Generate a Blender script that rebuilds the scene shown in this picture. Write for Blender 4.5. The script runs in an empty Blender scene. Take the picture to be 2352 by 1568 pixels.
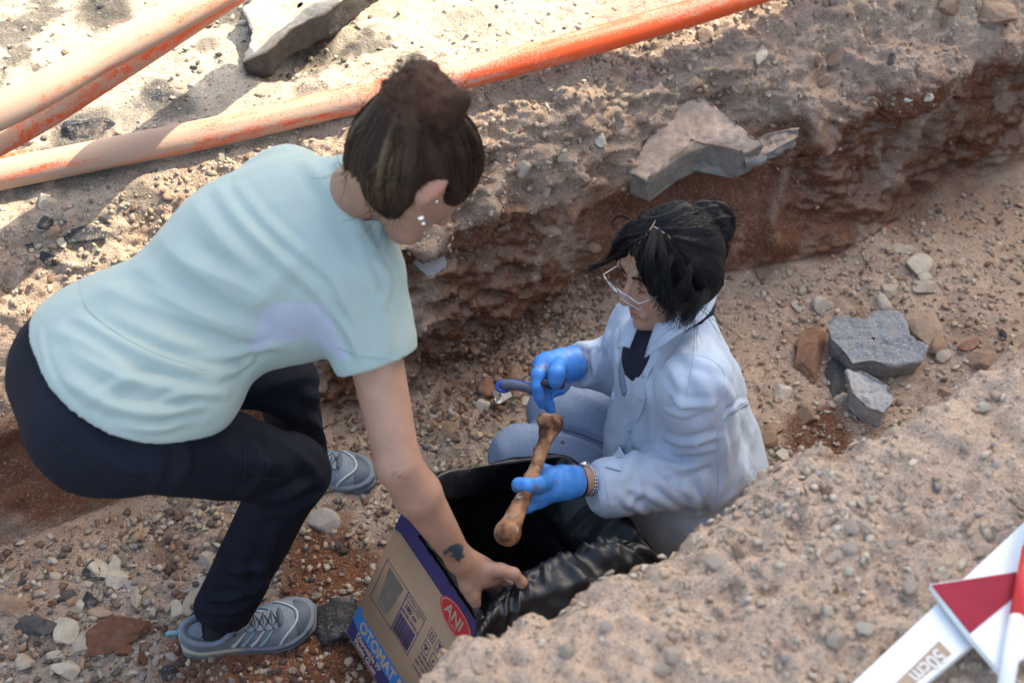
import bpy, math, random
import numpy as np
from mathutils import Vector, Matrix
from mathutils.bvhtree import BVHTree
random.seed(7); RNG = np.random.default_rng(7)
SC = bpy.context.scene
R = math.radians
# ------------------------------------------------------------------ camera
PITCH = R(47.0); CAMZ = 2.40; FPX = 3000.0; CU, CV = 1176.0, 784.0
cp, sp = math.cos(PITCH), math.sin(PITCH)
CAM = np.array([0, 0, CAMZ]); FWD = np.array([0, cp, -sp]); UPC = np.array([0, sp, cp]); RGT = np.array([1.0, 0, 0])
camd = bpy.data.cameras.new("camera"); cam = bpy.data.objects.new("camera", camd); SC.collection.objects.link(cam)
cam.location = (0, 0, CAMZ); cam.rotation_euler = (math.pi / 2 - PITCH, 0, 0)
camd.sensor_width = 36; camd.lens = 36 * FPX / 2352; camd.clip_end = 200; camd.clip_start = .05
camd.dof.use_dof = True; camd.dof.focus_distance = 2.62; camd.dof.aperture_fstop = 3.2
SC.camera = cam
# ------------------------------------------------------------------ light
SUN_AZ = math.atan2(.834, 1.366); SUN_EL = R(50)
w = bpy.data.worlds.new("World"); SC.world = w; w.use_nodes = True
nt = w.node_tree; nt.nodes.clear()
sky = nt.nodes.new("ShaderNodeTexSky"); sky.sky_type = 'NISHITA'; sky.sun_disc = False
sky.sun_elevation = SUN_EL; sky.sun_rotation = math.pi / 2 - SUN_AZ
sky.dust_density = 3.0; sky.air_density = 1.0; sky.ozone_density = 1.0
bg = nt.nodes.new("ShaderNodeBackground"); bg.inputs[1].default_value = .15
wo = nt.nodes.new("ShaderNodeOutputWorld")
nt.links.new(sky.outputs[0], bg.inputs[0]); nt.links.new(bg.outputs[0], wo.inputs[0])
sd = bpy.data.lights.new("sun", 'SUN'); sd.energy = 2.6; sd.angle = R(.55); sd.color = (1, .93, .82)
sun = bpy.data.objects.new("sun", sd); SC.collection.objects.link(sun)
sdir = Vector((math.cos(SUN_AZ) * math.cos(SUN_EL), math.sin(SUN_AZ) * math.cos(SUN_EL), math.sin(SUN_EL)))
sun.rotation_euler = sdir.to_track_quat('Z', 'Y').to_euler()
vs = SC.view_settings; vs.view_transform = 'Standard'; vs.look = 'None'; vs.gamma = 1; vs.use_curve_mapping = False
vs.exposure = 1.92
try:
    vs.use_white_balance = True; vs.white_balance_temperature = 7300; vs.white_balance_tint = 6
except Exception: pass
SC.cycles.max_bounces = 7; SC.cycles.diffuse_bounces = 3; SC.cycles.use_denoising = True

# ------------------------------------------------------------------ helpers
def Q(u, v, d):                      # point of the place seen at u,v at distance d along the view axis
    return CAM + d * (FWD + (u - CU) / FPX * RGT - (v - CV) / FPX * UPC)
def P(u, v, z):                      # the same, at height z
    k = FWD + (u - CU) / FPX * RGT - (v - CV) / FPX * UPC
    return CAM + k * ((z - CAMZ) / k[2])
def proj(p):
    r = np.asarray(p) - CAM; d = r @ FWD
    return CU + FPX * (r @ RGT) / d, CV - FPX * (r @ UPC) / d, d
def nrm(v):
    v = np.asarray(v, float); return v / (np.linalg.norm(v, axis=-1, keepdims=True) + 1e-12)
def C2W(x, u, b): return nrm(x * RGT + u * UPC - b * FWD)
def sst(a, b, x):
    t = np.clip((x - a) / (b - a), 0, 1); return t * t * (3 - 2 * t)
def vnoise(p, seed=0):
    p = np.asarray(p, np.float32); i = np.floor(p).astype(np.int64); f = (p - i).astype(np.float32); f = f * f * (3 - 2 * f)
    def h(x, y, z):
        n = (x * 374761393 + y * 668265263 + z * 2147483647 + seed * 974634777) & 0xffffffff
        n = ((n ^ (n >> 13)) * 1274126177) & 0xffffffff; n ^= n >> 16
        return (n & 0xffff).astype(np.float32) / 32767.5 - 1
    x, y, z = i[:, 0], i[:, 1], i[:, 2]; fx, fy, fz = f[:, 0], f[:, 1], f[:, 2]
    a = h(x, y, z) * (1 - fx) + h(x + 1, y, z) * fx; b = h(x, y + 1, z) * (1 - fx) + h(x + 1, y + 1, z) * fx
    c = h(x, y, z + 1) * (1 - fx) + h(x + 1, y, z + 1) * fx; d = h(x, y + 1, z + 1) * (1 - fx) + h(x + 1, y + 1, z + 1) * fx
    return (a * (1 - fy) + b * fy) * (1 - fz) + (c * (1 - fy) + d * fy) * fz
def fbm(p, oc=4, seed=0):
    r = 0; a = .5
    for o in range(oc):
        r = r + a * vnoise(p * (2.03 ** o) + 17.3 * o, seed + o); a *= .5
    return r
def ridg(p, oc=3, seed=0):
    r = 0; a = .5
    for o in range(oc):
        r = r + a * (1 - 2 * np.abs(vnoise(p * (2.1 ** o) + 9.1 * o, seed + o))); a *= .5
    return r
def tag(o, label=None, cat=None, group=None, kind=None):
    if label: o["label"] = label
    if cat: o["category"] = cat
    if group: o["group"] = group
    if kind: o["kind"] = kind
    return o
def empty(name, loc, label, cat, group=None):
    o = bpy.data.objects.new(name, None); SC.collection.objects.link(o); o.location = tuple(loc); o.empty_display_size = .05
    return tag(o, label, cat, group)
def mk(name, V, F, mat=None, parent=None, smooth=True, col=None, colname="Col"):
    V = np.asarray(V, float)
    if parent is not None: V = V - np.array(parent_origin(parent))
    me = bpy.data.meshes.new(name)
    if isinstance(F, np.ndarray):
        n = len(F); k = F.shape[1]
        me.vertices.add(len(V)); me.vertices.foreach_set("co", V.astype(np.float32).ravel())
        me.loops.add(n * k); me.loops.foreach_set("vertex_index", F.astype(np.int32).ravel())
        me.polygons.add(n); me.polygons.foreach_set("loop_start", np.arange(0, n * k, k, dtype=np.int32))
        me.update(calc_edges=True); me.validate()
    else:
        me.from_pydata([tuple(v) for v in V], [], [tuple(f) for f in F]); me.update()
    if smooth: me.polygons.foreach_set("use_smooth", np.ones(len(me.polygons), bool))
    if col is not None:
        a = me.color_attributes.new(colname, 'FLOAT_COLOR', 'POINT')
        c = np.ones((len(V), 4), np.float32); c[:, :3] = col; a.data.foreach_set("color", c.ravel())
    if mat: me.materials.append(mat)
    o = bpy.data.objects.new(name, me); SC.collection.objects.link(o)
    if parent is not None: o.parent = parent
    return o
def parent_origin(p):
    v = np.zeros(3)
    while p is not None: v = v + np.array(p.location); p = p.parent
    return v
class MB:
    def __init__(s): s.V = []; s.F = []; s.n = 0; s.C = []
    def add(s, V, F, col=None):
        V = np.asarray(V, float); s.V.append(V)
        s.F += [tuple(int(i) + s.n for i in f) for f in F]; s.n += len(V)
        if col is not None: s.C.append(np.tile(np.asarray(col, float), (len(V), 1)) if np.ndim(col) == 1 else col)
    def tube(s, pts, r, sides=6, col=None, caps=True):
        pts = np.asarray(pts, float); n = len(pts); r = np.broadcast_to(r, n)
        T = nrm(np.gradient(pts, axis=0)); a = np.array([0, 0, 1.0]) if abs(T[0][2]) < .9 else np.array([1.0, 0, 0])
        N = nrm(np.cross(T[0], a)); V = []
        for i in range(n):
            N = nrm(N - T[i] * (N @ T[i])); B = np.cross(T[i], N)
            for k in range(sides):
                t = 2 * math.pi * k / sides; V.append(pts[i] + r[i] * (math.cos(t) * N + math.sin(t) * B))
        F = [(i * sides + k, i * sides + (k + 1) % sides, (i + 1) * sides + (k + 1) % sides, (i + 1) * sides + k) for i in range(n - 1) for k in range(sides)]
        if caps: F += [tuple(range(sides))[::-1], tuple((n - 1) * sides + k for k in range(sides))]
        s.add(V, F, col); return s
    def ribbon(s, pts, nor, w, t=.0012, col=None):
        pts = np.asarray(pts, float); nor = nrm(nor); T = nrm(np.gradient(pts, axis=0)); S = nrm(np.cross(T, nor)); w = np.broadcast_to(w, len(pts))[:, None] / 2
        V = np.concatenate([pts - S * w, pts - S * w * .8 + nor * t, pts + S * w * .8 + nor * t, pts + S * w]); n = len(pts)
        F = [(j * n + i, j * n + i + 1, (j + 1) * n + i + 1, (j + 1) * n + i) for j in range(3) for i in range(n - 1)]
        s.add(V, F, col); return s
    def box(s, c, ax, half, col=None):
        c = np.asarray(c, float); ax = np.asarray(ax, float)
        V = [c + sum(ax[k] * half[k] * sg[k] for k in range(3)) for sg in [(-1,-1,-1),(1,-1,-1),(1,1,-1),(-1,1,-1),(-1,-1,1),(1,-1,1),(1,1,1),(-1,1,1)]]
        s.add(V, [(0,3,2,1),(4,5,6,7),(0,1,5,4),(1,2,6,5),(2,3,7,6),(3,0,4,7)], col); return s
    def ball(s, c, ax, rad, nu=12, nv=8, col=None):
        c = np.asarray(c, float); V = []; F = []
        for j in range(nv + 1):
            for i in range(nu):
                th = math.pi * j / nv; ph = 2 * math.pi * i / nu
                V.append(c + ax[0] * rad[0] * math.sin(th) * math.cos(ph) + ax[1] * rad[1] * math.sin(th) * math.sin(ph) + ax[2] * rad[2] * math.cos(th))
        for j in range(nv):
            for i in range(nu): F.append((j * nu + i, (j + 1) * nu + i, (j + 1) * nu + (i + 1) % nu, j * nu + (i + 1) % nu))
        s.add(V, F, col); return s
    def build(s, name, mat, parent=None, smooth=True):
        if all(len(f) == 4 for f in s.F): F = np.array(s.F)
        else: F = s.F
        return mk(name, np.concatenate(s.V), F, mat, parent, smooth, np.concatenate(s.C) if s.C else None)
EYE = np.eye(3)
def spline(pts, n=24):
    pts = np.asarray(pts, float); m = len(pts)
    if m == 2: t = np.linspace(0, 1, n)[:, None]; return pts[0] * (1 - t) + pts[1] * t
    Pp = np.vstack([2 * pts[0] - pts[1], pts, 2 * pts[-1] - pts[-2]]); out = []
    for t in np.linspace(0, m - 1 - 1e-6, n):
        i = int(t); f = t - i; a, b, c, d = Pp[i:i + 4]
        out.append(.5 * (2 * b + (c - a) * f + (2 * a - 5 * b + 4 * c - d) * f * f + (3 * b - a - 3 * c + d) * f ** 3))
    return np.array(out)

# ------------------------------------------------------------------ signed distance bodies
def cap(A, B, ra, rb, ax=None, sq=1.0):
    A = np.asarray(A, np.float32); B = np.asarray(B, np.float32)
    if ax is not None: ax = nrm(ax).astype(np.float32)
    AB = B - A; L = float(AB @ AB) + 1e-12
    def f(p):
        d = p - A; t = np.clip(d @ AB / L, 0, 1); q = d - t[:, None] * AB
        if ax is not None:
            c = q @ ax; q = q + ((sq - 1) * c)[:, None] * ax
        l = np.sqrt(np.einsum('ij,ij->i', q, q))
        return l - (ra + (rb - ra) * t)
    return f
def ell(C, ax, rad):
    C = np.asarray(C, np.float32); A = (np.asarray(ax) / np.asarray(rad)[:, None]).astype(np.float32); A2 = (np.asarray(ax) / (np.asarray(rad) ** 2)[:, None]).astype(np.float32)
    def f(p):
        d = p - C; k0 = np.linalg.norm(d @ A.T, axis=1); k1 = np.linalg.norm(d @ A2.T, axis=1) + 1e-9
        return k0 * (k0 - 1) / k1
    return f
def smin(a, b, k):
    h = np.clip(k - np.abs(a - b), 0, None) / k
    return np.minimum(a, b) - h * h * k * .25
def U(k, *fs):
    def f(p):
        use = fs
        if len(p) > 1500:
            lo, hi = p.min(0), p.max(0); c = ((lo + hi) / 2)[None]; r = float(np.linalg.norm(hi - lo)) / 2
            dc = np.array([g(c)[0] for g in fs]); m = dc.min() + 2.6 * r + 2 * k + .01
            use = [g for g, d in zip(fs, dc) if d <= m]
        d = use[0](p)
        for g in use[1:]: d = smin(d, g(p), k)
        return d
    return f
def Sub(k, a, b): return lambda p: -smin(-a(p), b(p), k)
def Cut(a, pt, n):                    # keep the side n points away from
    n = nrm(n).astype(np.float32); pt = np.asarray(pt, np.float32)
    return lambda p: np.maximum(a(p), (p - pt) @ n)
def trace(f, u, v, d0=1.4, d1=3.4):
    k = nrm(FWD + (u - CU) / FPX * RGT - (v - CV) / FPX * UPC); t = d0
    for _ in range(120):
        q = f((CAM + k * t)[None].astype(np.float32))[0]
        if q < .0008 or t > d1: break
        t += max(float(q) * .8, .001)
    return CAM + k * t
def nets(f, lo, hi, h, sm=2):
    lo = np.asarray(lo, float); Bk = 8; nb = np.ceil((np.asarray(hi) - lo) / (h * Bk)).astype(int)
    g = np.stack(np.meshgrid(*[np.arange(n) for n in nb], indexing='ij'), -1).reshape(-1, 3)
    cen = (lo + (g + .5) * h * Bk).astype(np.float32)
    dv = np.concatenate([f(cen[i:i + 1200]) for i in range(0, len(cen), 1200)])
    g = g[np.abs(dv) < h * Bk * 1.35]
    g = g[np.lexsort((g[:, 2] // 2, g[:, 1] // 2, g[:, 0] // 2))]
    c9 = np.stack(np.meshgrid(*[np.arange(Bk + 1)] * 3, indexing='ij'), -1).reshape(-1, 3)
    c8 = np.stack(np.meshgrid(*[np.arange(Bk)] * 3, indexing='ij'), -1).reshape(-1, 3)
    offs = [(0,0,0),(1,0,0),(0,1,0),(0,0,1),(1,1,0),(1,0,1),(0,1,1),(1,1,1)]
    ed = [(0,1),(0,2),(0,3),(1,4),(1,5),(2,4),(2,6),(3,5),(3,6),(4,7),(5,7),(6,7)]
    IJ = []; VV = []
    for s in range(0, len(g), 16):
        gb = g[s:s + 16]; idx = gb[:, None] * Bk + c9[None]
        v = f((lo + idx.reshape(-1, 3) * h).astype(np.float32)).reshape(len(gb), Bk + 1, Bk + 1, Bk + 1)
        cv = np.stack([v[:, o[0]:o[0] + Bk, o[1]:o[1] + Bk, o[2]:o[2] + Bk].reshape(len(gb), -1) for o in offs], -1)
        sg = cv < 0; act = sg.any(-1) & ~sg.all(-1); bi, ci = np.nonzero(act)
        IJ.append(gb[bi] * Bk + c8[ci]); VV.append(cv[bi, ci])
    I = np.concatenate(IJ); Vv = np.concatenate(VV); O = np.array(offs, float)
    acc = np.zeros((len(I), 3)); cnt = np.zeros(len(I))
    for a, b in ed:
        va, vb = Vv[:, a], Vv[:, b]; m = (va < 0) != (vb < 0); t = np.where(m, va / np.where(m, va - vb, 1), 0)[:, None]
        acc += np.where(m[:, None], O[a] + t * (O[b] - O[a]), 0); cnt += m
    pos = lo + (I + acc / cnt[:, None]) * h
    M = 4096; key = (I[:, 0] + 2) * M * M + (I[:, 1] + 2) * M + I[:, 2] + 2
    o = np.argsort(key); key = key[o]; pos = pos[o]; I = I[o]; Vv = Vv[o]
    F = []
    for a, b, c, oi in ((0, 1, 2, 1), (1, 2, 0, 2), (2, 0, 1, 3)):
        st = [M * M, M, 1]; m = (Vv[:, 0] < 0) != (Vv[:, oi] < 0); k = key[m]; neg = Vv[m, 0] < 0
        ks = [k, k - st[b], k - st[b] - st[c], k - st[c]]
        ii = [np.clip(np.searchsorted(key, q), 0, len(key) - 1) for q in ks]
        ok = np.all([key[i] == q for i, q in zip(ii, ks)], axis=0)
        q = np.stack(ii, 1); q[~neg] = q[~neg][:, ::-1]; F.append(q[ok])
    F = np.concatenate(F)
    for _ in range(sm): pos = lap(pos, F, .5)
    return pos, F
def lap(V, F, k):
    acc = np.zeros_like(V); cnt = np.zeros(len(V))
    for a in range(4):
        b = (a + 1) % 4
        for c in range(3): acc[:, c] += np.bincount(F[:, a], V[F[:, b], c], len(V)) + np.bincount(F[:, b], V[F[:, a], c], len(V))
        cnt += np.bincount(F[:, a], minlength=len(V)) + np.bincount(F[:, b], minlength=len(V))
    return V * (1 - k) + k * acc / np.maximum(cnt, 1)[:, None]
def vnorm(V, F):
    n = np.cross(V[F[:, 2]] - V[F[:, 0]], V[F[:, 3 % F.shape[1]]] - V[F[:, 1]]) if F.shape[1] == 4 else np.cross(V[F[:, 1]] - V[F[:, 0]], V[F[:, 2]] - V[F[:, 0]])
    out = np.zeros_like(V)
    for a in range(F.shape[1]):
        for c in range(3): out[:, c] += np.bincount(F[:, a], n[:, c], len(V))
    return nrm(out)
def bvh(V, F): return BVHTree.FromPolygons([tuple(v) for v in V], [tuple(f) for f in F.tolist()])
def hit(tree, u, v, off=0.0, start=0.0):
    k = FWD + (u - CU) / FPX * RGT - (v - CV) / FPX * UPC; k = k / np.linalg.norm(k)
    loc, no, i, d = tree.ray_cast(Vector(CAM + k * start), Vector(k))
    if loc is None: return None
    n = np.array(no); n = n if n @ k < 0 else -n
    return np.array(loc) + n * off, n
def path(tree, uv, n=24, off=0.0):
    pts = spline([(a, b, 0) for a, b in uv], n); o = [hit(tree, p[0], p[1], off) for p in pts]; o = [x for x in o if x is not None]
    if len(o) < 3: return None
    a = np.array([x[0] for x in o]); b = np.array([x[1] for x in o])
    for _ in range(2): a[1:-1] = (a[:-2] + 2 * a[1:-1] + a[2:]) / 4; b[1:-1] = (b[:-2] + 2 * b[1:-1] + b[2:]) / 4
    return a, nrm(b)
def folds(V, F, tree, L, gain=1.0):            # cloth folds: raised and sunken creases along lines that lie on the garment
    N = vnorm(V, F); D = np.zeros(len(V))
    for uv, wd, am in L:
        pp = path(tree, uv, 14)
        if pp is None: continue
        pts = pp[0]; lo = pts.min(0) - 3 * wd; hi = pts.max(0) + 3 * wd
        ix = np.nonzero(np.all((V > lo) & (V < hi), axis=1))[0]
        if not len(ix): continue
        best = np.full(len(ix), 9.0); bt = np.zeros(len(ix)); X = V[ix]
        for i in range(len(pts) - 1):
            ab = pts[i + 1] - pts[i]; t = np.clip((X - pts[i]) @ ab / (ab @ ab + 1e-12), 0, 1); d = np.linalg.norm(X - pts[i] - t[:, None] * ab, axis=1)
            m = d < best; best[m] = d[m]; bt[m] = (i + t[m]) / (len(pts) - 1)
        tp = np.sin(np.pi * np.clip(bt * .94 + .03, 0, 1)) ** .6; x = best / wd
        D[ix] += am * tp * (np.exp(-1.5 * np.sqrt(x * x + .04)) * 1.25 - .5 * np.exp(-(x - 1.6) ** 2 * 1.4))
    return V + N * (D * gain)[:, None]

# ------------------------------------------------------------------ materials
def mat(name, col=(.5, .5, .5), rough=.8, bump=0, bscale=200, var=0, vscale=20, attr=False, sss=0, sheen=0, metal=0, spec=.5, coat=0, trans=0, weave=False, vcol=None, detail=6, bdist=.002, ior=1.45, alpha=1):
    m = bpy.data.materials.new(name); m.use_nodes = True; n = m.node_tree; b = n.nodes["Principled BSDF"]; L = n.links.new
    b.inputs["Roughness"].default_value = rough; b.inputs["Metallic"].default_value = metal; b.inputs["Specular IOR Level"].default_value = spec
    b.inputs["Coat Weight"].default_value = coat; b.inputs["Transmission Weight"].default_value = trans; b.inputs["IOR"].default_value = ior; b.inputs["Alpha"].default_value = alpha
    if sss: b.inputs["Subsurface Weight"].default_value = sss; b.inputs["Subsurface Radius"].default_value = (1, .35, .2); b.inputs["Subsurface Scale"].default_value = .008
    if sheen: b.inputs["Sheen Weight"].default_value = sheen; b.inputs["Sheen Roughness"].default_value = .5
    tc = n.nodes.new("ShaderNodeTexCoord").outputs["Object"]; src = None
    if attr:
        a = n.nodes.new("ShaderNodeVertexColor"); a.layer_name = "Col"; src = a.outputs[0]
    if var:
        t = n.nodes.new("ShaderNodeTexNoise"); t.inputs["Scale"].default_value = vscale; t.inputs["Detail"].default_value = detail; t.inputs["Roughness"].default_value = .65; L(tc, t.inputs[0])
        mr = n.nodes.new("ShaderNodeMapRange"); mr.inputs[1].default_value = .3; mr.inputs[2].default_value = .7; mr.inputs[3].default_value = 0; mr.inputs[4].default_value = 1; L(t.outputs[0], mr.inputs[0])
        mx = n.nodes.new("ShaderNodeMix"); mx.data_type = 'RGBA'; L(mr.outputs[0], mx.inputs[0])
        if vcol is not None and not attr:
            mx.inputs[6].default_value = (*col, 1); mx.inputs[7].default_value = (*vcol, 1)
        else:
            mx.blend_type = 'MULTIPLY'; mx.inputs[0].default_value = 1; 
            cr = n.nodes.new("ShaderNodeMix"); cr.data_type = 'RGBA'; L(mr.outputs[0], cr.inputs[0]); cr.inputs[6].default_value = (1 - var,) * 3 + (1,); cr.inputs[7].default_value = (1 + var,) * 3 + (1,)
            for l in list(n.links):
                if l.to_socket == mx.inputs[0]: n.links.remove(l)
            L(cr.outputs[2], mx.inputs[7])
            if src: L(src, mx.inputs[6])
            else: mx.inputs[6].default_value = (*col, 1)
        src = mx.outputs[2]
    if src: L(src, b.inputs["Base Color"])
    else: b.inputs["Base Color"].default_value = (*col, 1)
    if bump:
        t = n.nodes.new("ShaderNodeTexNoise"); t.inputs["Scale"].default_value = bscale; t.inputs["Detail"].default_value = detail; t.inputs["Roughness"].default_value = .6; L(tc, t.inputs[0])
        h = t.outputs[0]
        if weave:
            wv = n.nodes.new("ShaderNodeTexWave"); wv.inputs["Scale"].default_value = weave; wv.inputs["Distortion"].default_value = 1.5; L(tc, wv.inputs[0])
            ad = n.nodes.new("ShaderNodeMath"); L(h, ad.inputs[0]); ml = n.nodes.new("ShaderNodeMath"); ml.operation = 'MULTIPLY'; ml.inputs[1].default_value = .3; L(wv.outputs[1], ml.inputs[0]); L(ml.outputs[0], ad.inputs[1]); h = ad.outputs[0]
        bp = n.nodes.new("ShaderNodeBump"); bp.inputs["Strength"].default_value = bump; bp.inputs["Distance"].default_value = bdist; L(h, bp.inputs["Height"]); L(bp.outputs[0], b.inputs["Normal"])
    return m
# ------------------------------------------------------------------ the ground and the trench
AX = np.array([math.cos(R(28)), math.sin(R(28)), 0]); NX = np.array([-math.sin(R(28)), math.cos(R(28)), 0])
def sw(p): return float(np.dot(p, AX)), float(np.dot(p, NX))
def axis_grid(a, b, h, far=30, n=16):
    core = np.arange(a, b + h / 2, h); t = np.linspace(0, 1, n + 1)[1:] ** 3
    return np.concatenate([(a - t * (far + a))[::-1], core, b + t * (far - b)])
SG = axis_grid(-1.5, 3.0, .0068)
nearpts = [(1000, 1568), (1040, 1490), (1080, 1456), (1170, 1462), (1240, 1405), (1310, 1402), (1390, 1338), (1440, 1322), (1500, 1296), (1580, 1268), (1640, 1188), (1730, 1140), (1800, 1062), (1880, 1030), (1960, 1042), (2060, 1005), (2130, 960), (2230, 905), (2352, 818)]
ns, nw = zip(*sorted(sw(P(u, v, .79)) for u, v in nearpts))
def I(x, *pr): return np.interp(SG, [p[0] for p in pr], [p[1] for p in pr])
wn = np.interp(SG, (-2, -.4, .1, *ns, 4), (.80, .78, .79, *nw, .9))
zl = I(0, (-.6, .30), (-.2, .34), (.5, .42), (.8, .45), (1.2, .40), (1.4, .335), (1.85, .37), (2.1, .43), (2.5, .43))
wl = I(0, (-.6, 1.96), (-.2, 1.95), (.5, 1.97), (.8, 1.965), (1.2, 1.98), (1.4, 2.0), (1.8, 2.0), (1.95, 1.93), (2.2, 1.90), (2.5, 1.88), (3, 1.9))
wu = I(0, (-.6, 1.975), (.5, 1.99), (1.15, 2.0), (1.4, 2.075), (1.75, 2.075), (1.95, 1.95), (2.2, 1.93), (3, 1.93))
wb = I(0, (-.6, 1.93), (-.2, 1.92), (.4, 1.91), (.8, 1.93), (1.1, 1.975), (1.27, 2.0), (1.48, 1.955), (1.65, 1.90), (1.93, 1.835), (2.27, 1.875), (2.6, 1.855), (3, 1.88))
wr = I(0, (-.6, 2.14), (.2, 2.15), (.8, 2.13), (1.3, 2.12), (1.8, 2.18), (2.5, 2.22))
zr = I(0, (-.6, .60), (.8, .625), (1.4, .62), (2.5, .62))
zf = I(0, (-.6, .03), (.0, .02), (.45, .0), (.75, -.01), (1.1, -.01), (1.6, .0), (2.6, .03))
one = np.ones(len(SG))
nodes = [(30 * one, .80 * one, 0), (3.6 * one, .74 * one, 10), (2.75 * one, .68 * one, 90), (wr + .06, zr + .03, 78), (wr * .72 + wl * .28, zr * .72 + zl * .28 + .012, 40), (wl + .015, zl + .025, 38), (wl, zl - .01, 10),
         (wu, zl - .08, 18), (wb + .022, zf + .1, 46), (wb, zf + .03, 18), (wb - .09, zf + .002, 22), (1.45 * one, zf - .012, 75), (1.12 * one, zf, 62), (1.0 * one, zf + .05, 22), (wn + .05, .60 * one, 40), (wn + .012, .755 * one, 26), (wn - .025, .792 * one, 12), (wn - .16, .80 * one, 28), (.25 * one, .805 * one, 80), (-1.0 * one, .82 * one, 20), (-30 * one, .85 * one, 8)]
Wg = []; Zg = []; prev = None
for w_, z_, n_ in nodes:
    if prev is not None:
        for t in np.linspace(0, 1, n_ + 1)[(0 if not Wg else 1):]: Wg.append(prev[0] * (1 - t) + w_ * t); Zg.append(prev[1] * (1 - t) + z_ * t)
    prev = (w_, z_)
Wg = np.array(Wg); Zg = np.array(Zg)
for _ in range(5):
    for G in (Wg, Zg): G[12:-12] = (G[11:-13] + 2 * G[12:-12] + G[13:-11]) / 4
for _ in range(3):
    for G in (Wg, Zg): G[:, 20:-20] = (G[:, 19:-21] + 2 * G[:, 20:-20] + G[:, 21:-19]) / 4
nr, nc = Wg.shape
TV = (SG[None, :, None] * AX + Wg[..., None] * NX + Zg[..., None] * np.array([0, 0, 1.0])).reshape(-1, 3)
ii = np.arange((nr - 1) * nc).reshape(nr - 1, nc)[:, :-1].ravel()
TF = np.stack([ii, ii + nc, ii + nc + 1, ii + 1], 1)
TN = vnorm(TV, TF)
S_ = np.tile(SG, nr); W_ = Wg.ravel(); Z_ = Zg.ravel()
core = (sst(-6, -2, S_) * (1 - sst(4, 8, S_)) * sst(-4, -1, W_) * (1 - sst(4, 8, W_)))
WB_ = np.tile(wb, nr); ZL_ = np.tile(zl, nr); ZF_ = np.tile(zf, nr)
wall = sst(-.03, .02, W_ - WB_) * (1 - sst(2.10, 2.22, W_)) * sst(.015, .07, Z_ - ZF_)
low = wall * (1 - sst(-.02, .06, Z_ - ZL_))
nearb = 1 - sst(.9, 1.0, W_)
bx = np.stack([S_ * 1.0 - Z_ * .9, W_, Z_ * 1.9 + S_ * .7], 1)      # bedding of the cut face
plane = TV - TV.mean(0)
clayface = low * sst(1.18, 1.35, S_) * (1 - sst(1.78, 1.9, S_)) + low * (1 - sst(.36, .52, S_))   # smooth cut clay
clayface = np.clip(clayface, 0, 1)
amp = (1 - .72 * clayface) * (.28 + .72 * sst(0, .6, S_))
D = (fbm(TV * 2.6, 3, 1) * .030 + fbm(TV * 7, 3, 5) * .020) * (.55 + .6 * wall * amp) * core
D += wall * amp * (ridg(bx * 7.5, 4, 11) * .046 - .012) * core
D += wall * amp * (ridg(TV * 24, 3, 15) * .019 + ridg(TV * 10, 3, 16) * .022 - .012)
D += (fbm(TV * 28, 3, 21) * .015 + fbm(TV * 75, 3, 31) * .009) * (.7 + .5 * wall) * (1 - .8 * clayface) * core
cell = np.clip(ridg(TV * 17, 2, 77), -.2, .6)
D += nearb * (ridg(TV * 32, 3, 58) * .007 + cell * .013 + ridg(TV * 9, 3, 57) * .018 + fbm(TV * 45, 3, 51) * .015) * core
D += clayface * (ridg(np.stack([S_ * 9 - Z_ * 9, W_ * 2, Z_ * 3], 1), 2, 41) * .006 + fbm(TV * 40, 3, 43) * .0018)
def blobw(u, v, z, r, an=1.0, rot=0.0):
    c = P(u, v, z); d = TV - c
    if an != 1.0:
        e = AX * math.cos(rot) + np.array([0, 0, math.sin(rot)]); q = d @ e; d = d + (q / an - q)[:, None] * e
    return np.exp(-np.einsum('ij,ij->i', d, d) / (r * r))
for u, v, z, r, a, an in [(1230, 640, .30, .075, -.055, 1.9), (1180, 700, .26, .05, -.03, 2.2), (1060, 820, .15, .06, -.04, 1.7), (1130, 600, .36, .05, .035, 2.5), (1000, 760, .2, .07, .03, 1.5), (1260, 720, .2, .05, .03, 1.8),
                          (1400, 470, .37, .05, -.04, 1.6), (1700, 245, .5, .03, -.045, 1.8), (1620, 205, .55, .02, -.03, 2.5), (1930, 165, .52, .03, -.04, 1.5), (1850, 190, .5, .028, .03, 1.4), (1440, 250, .5, .025, -.03, 1.2),
                          (1350, 590, .32, .04, .03, 1.4), (1960, 420, .3, .07, .035, 2.5), (2080, 330, .38, .06, .03, 2.5), (1990, 300, .42, .05, -.035, 2), (1790, 560, .1, .05, .05, 1), (1840, 470, .2, .05, .03, 1.5), (2250, 190, .42, .05, -.045, 1.6), (1985, 120, .58, .05, .05, 2.2), (820, 900, .2, .08, .03, 1.5), (1150, 480, .5, .05, .03, 1.6),
                          (700, 95, .68, .07, -.06, 1.5), (630, 130, .68, .05, -.04, 1), (720, 1090, .0, .11, .035, 1), (500, 1190, .02, .10, .03, 1.5), (1100, 1510, 0, .16, -.05, 1), (560, 1520, 0, .12, .01, 1), (120, 1300, .05, .12, .03, 1.4), (2140, 620, 0, .2, .05, 2), (2290, 770, .05, .16, .07, 1.4), (2300, 900, .1, .12, .06, 1), (1990, 560, .03, .08, .03, 1.6), (2100, 1020, .78, .06, .012, 1), (1560, 560, .2, .10, -.02, 2)]:
    D += a * blobw(u, v, z, r, an, .55 if W_ is None else .4)
SPUR = []
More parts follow.
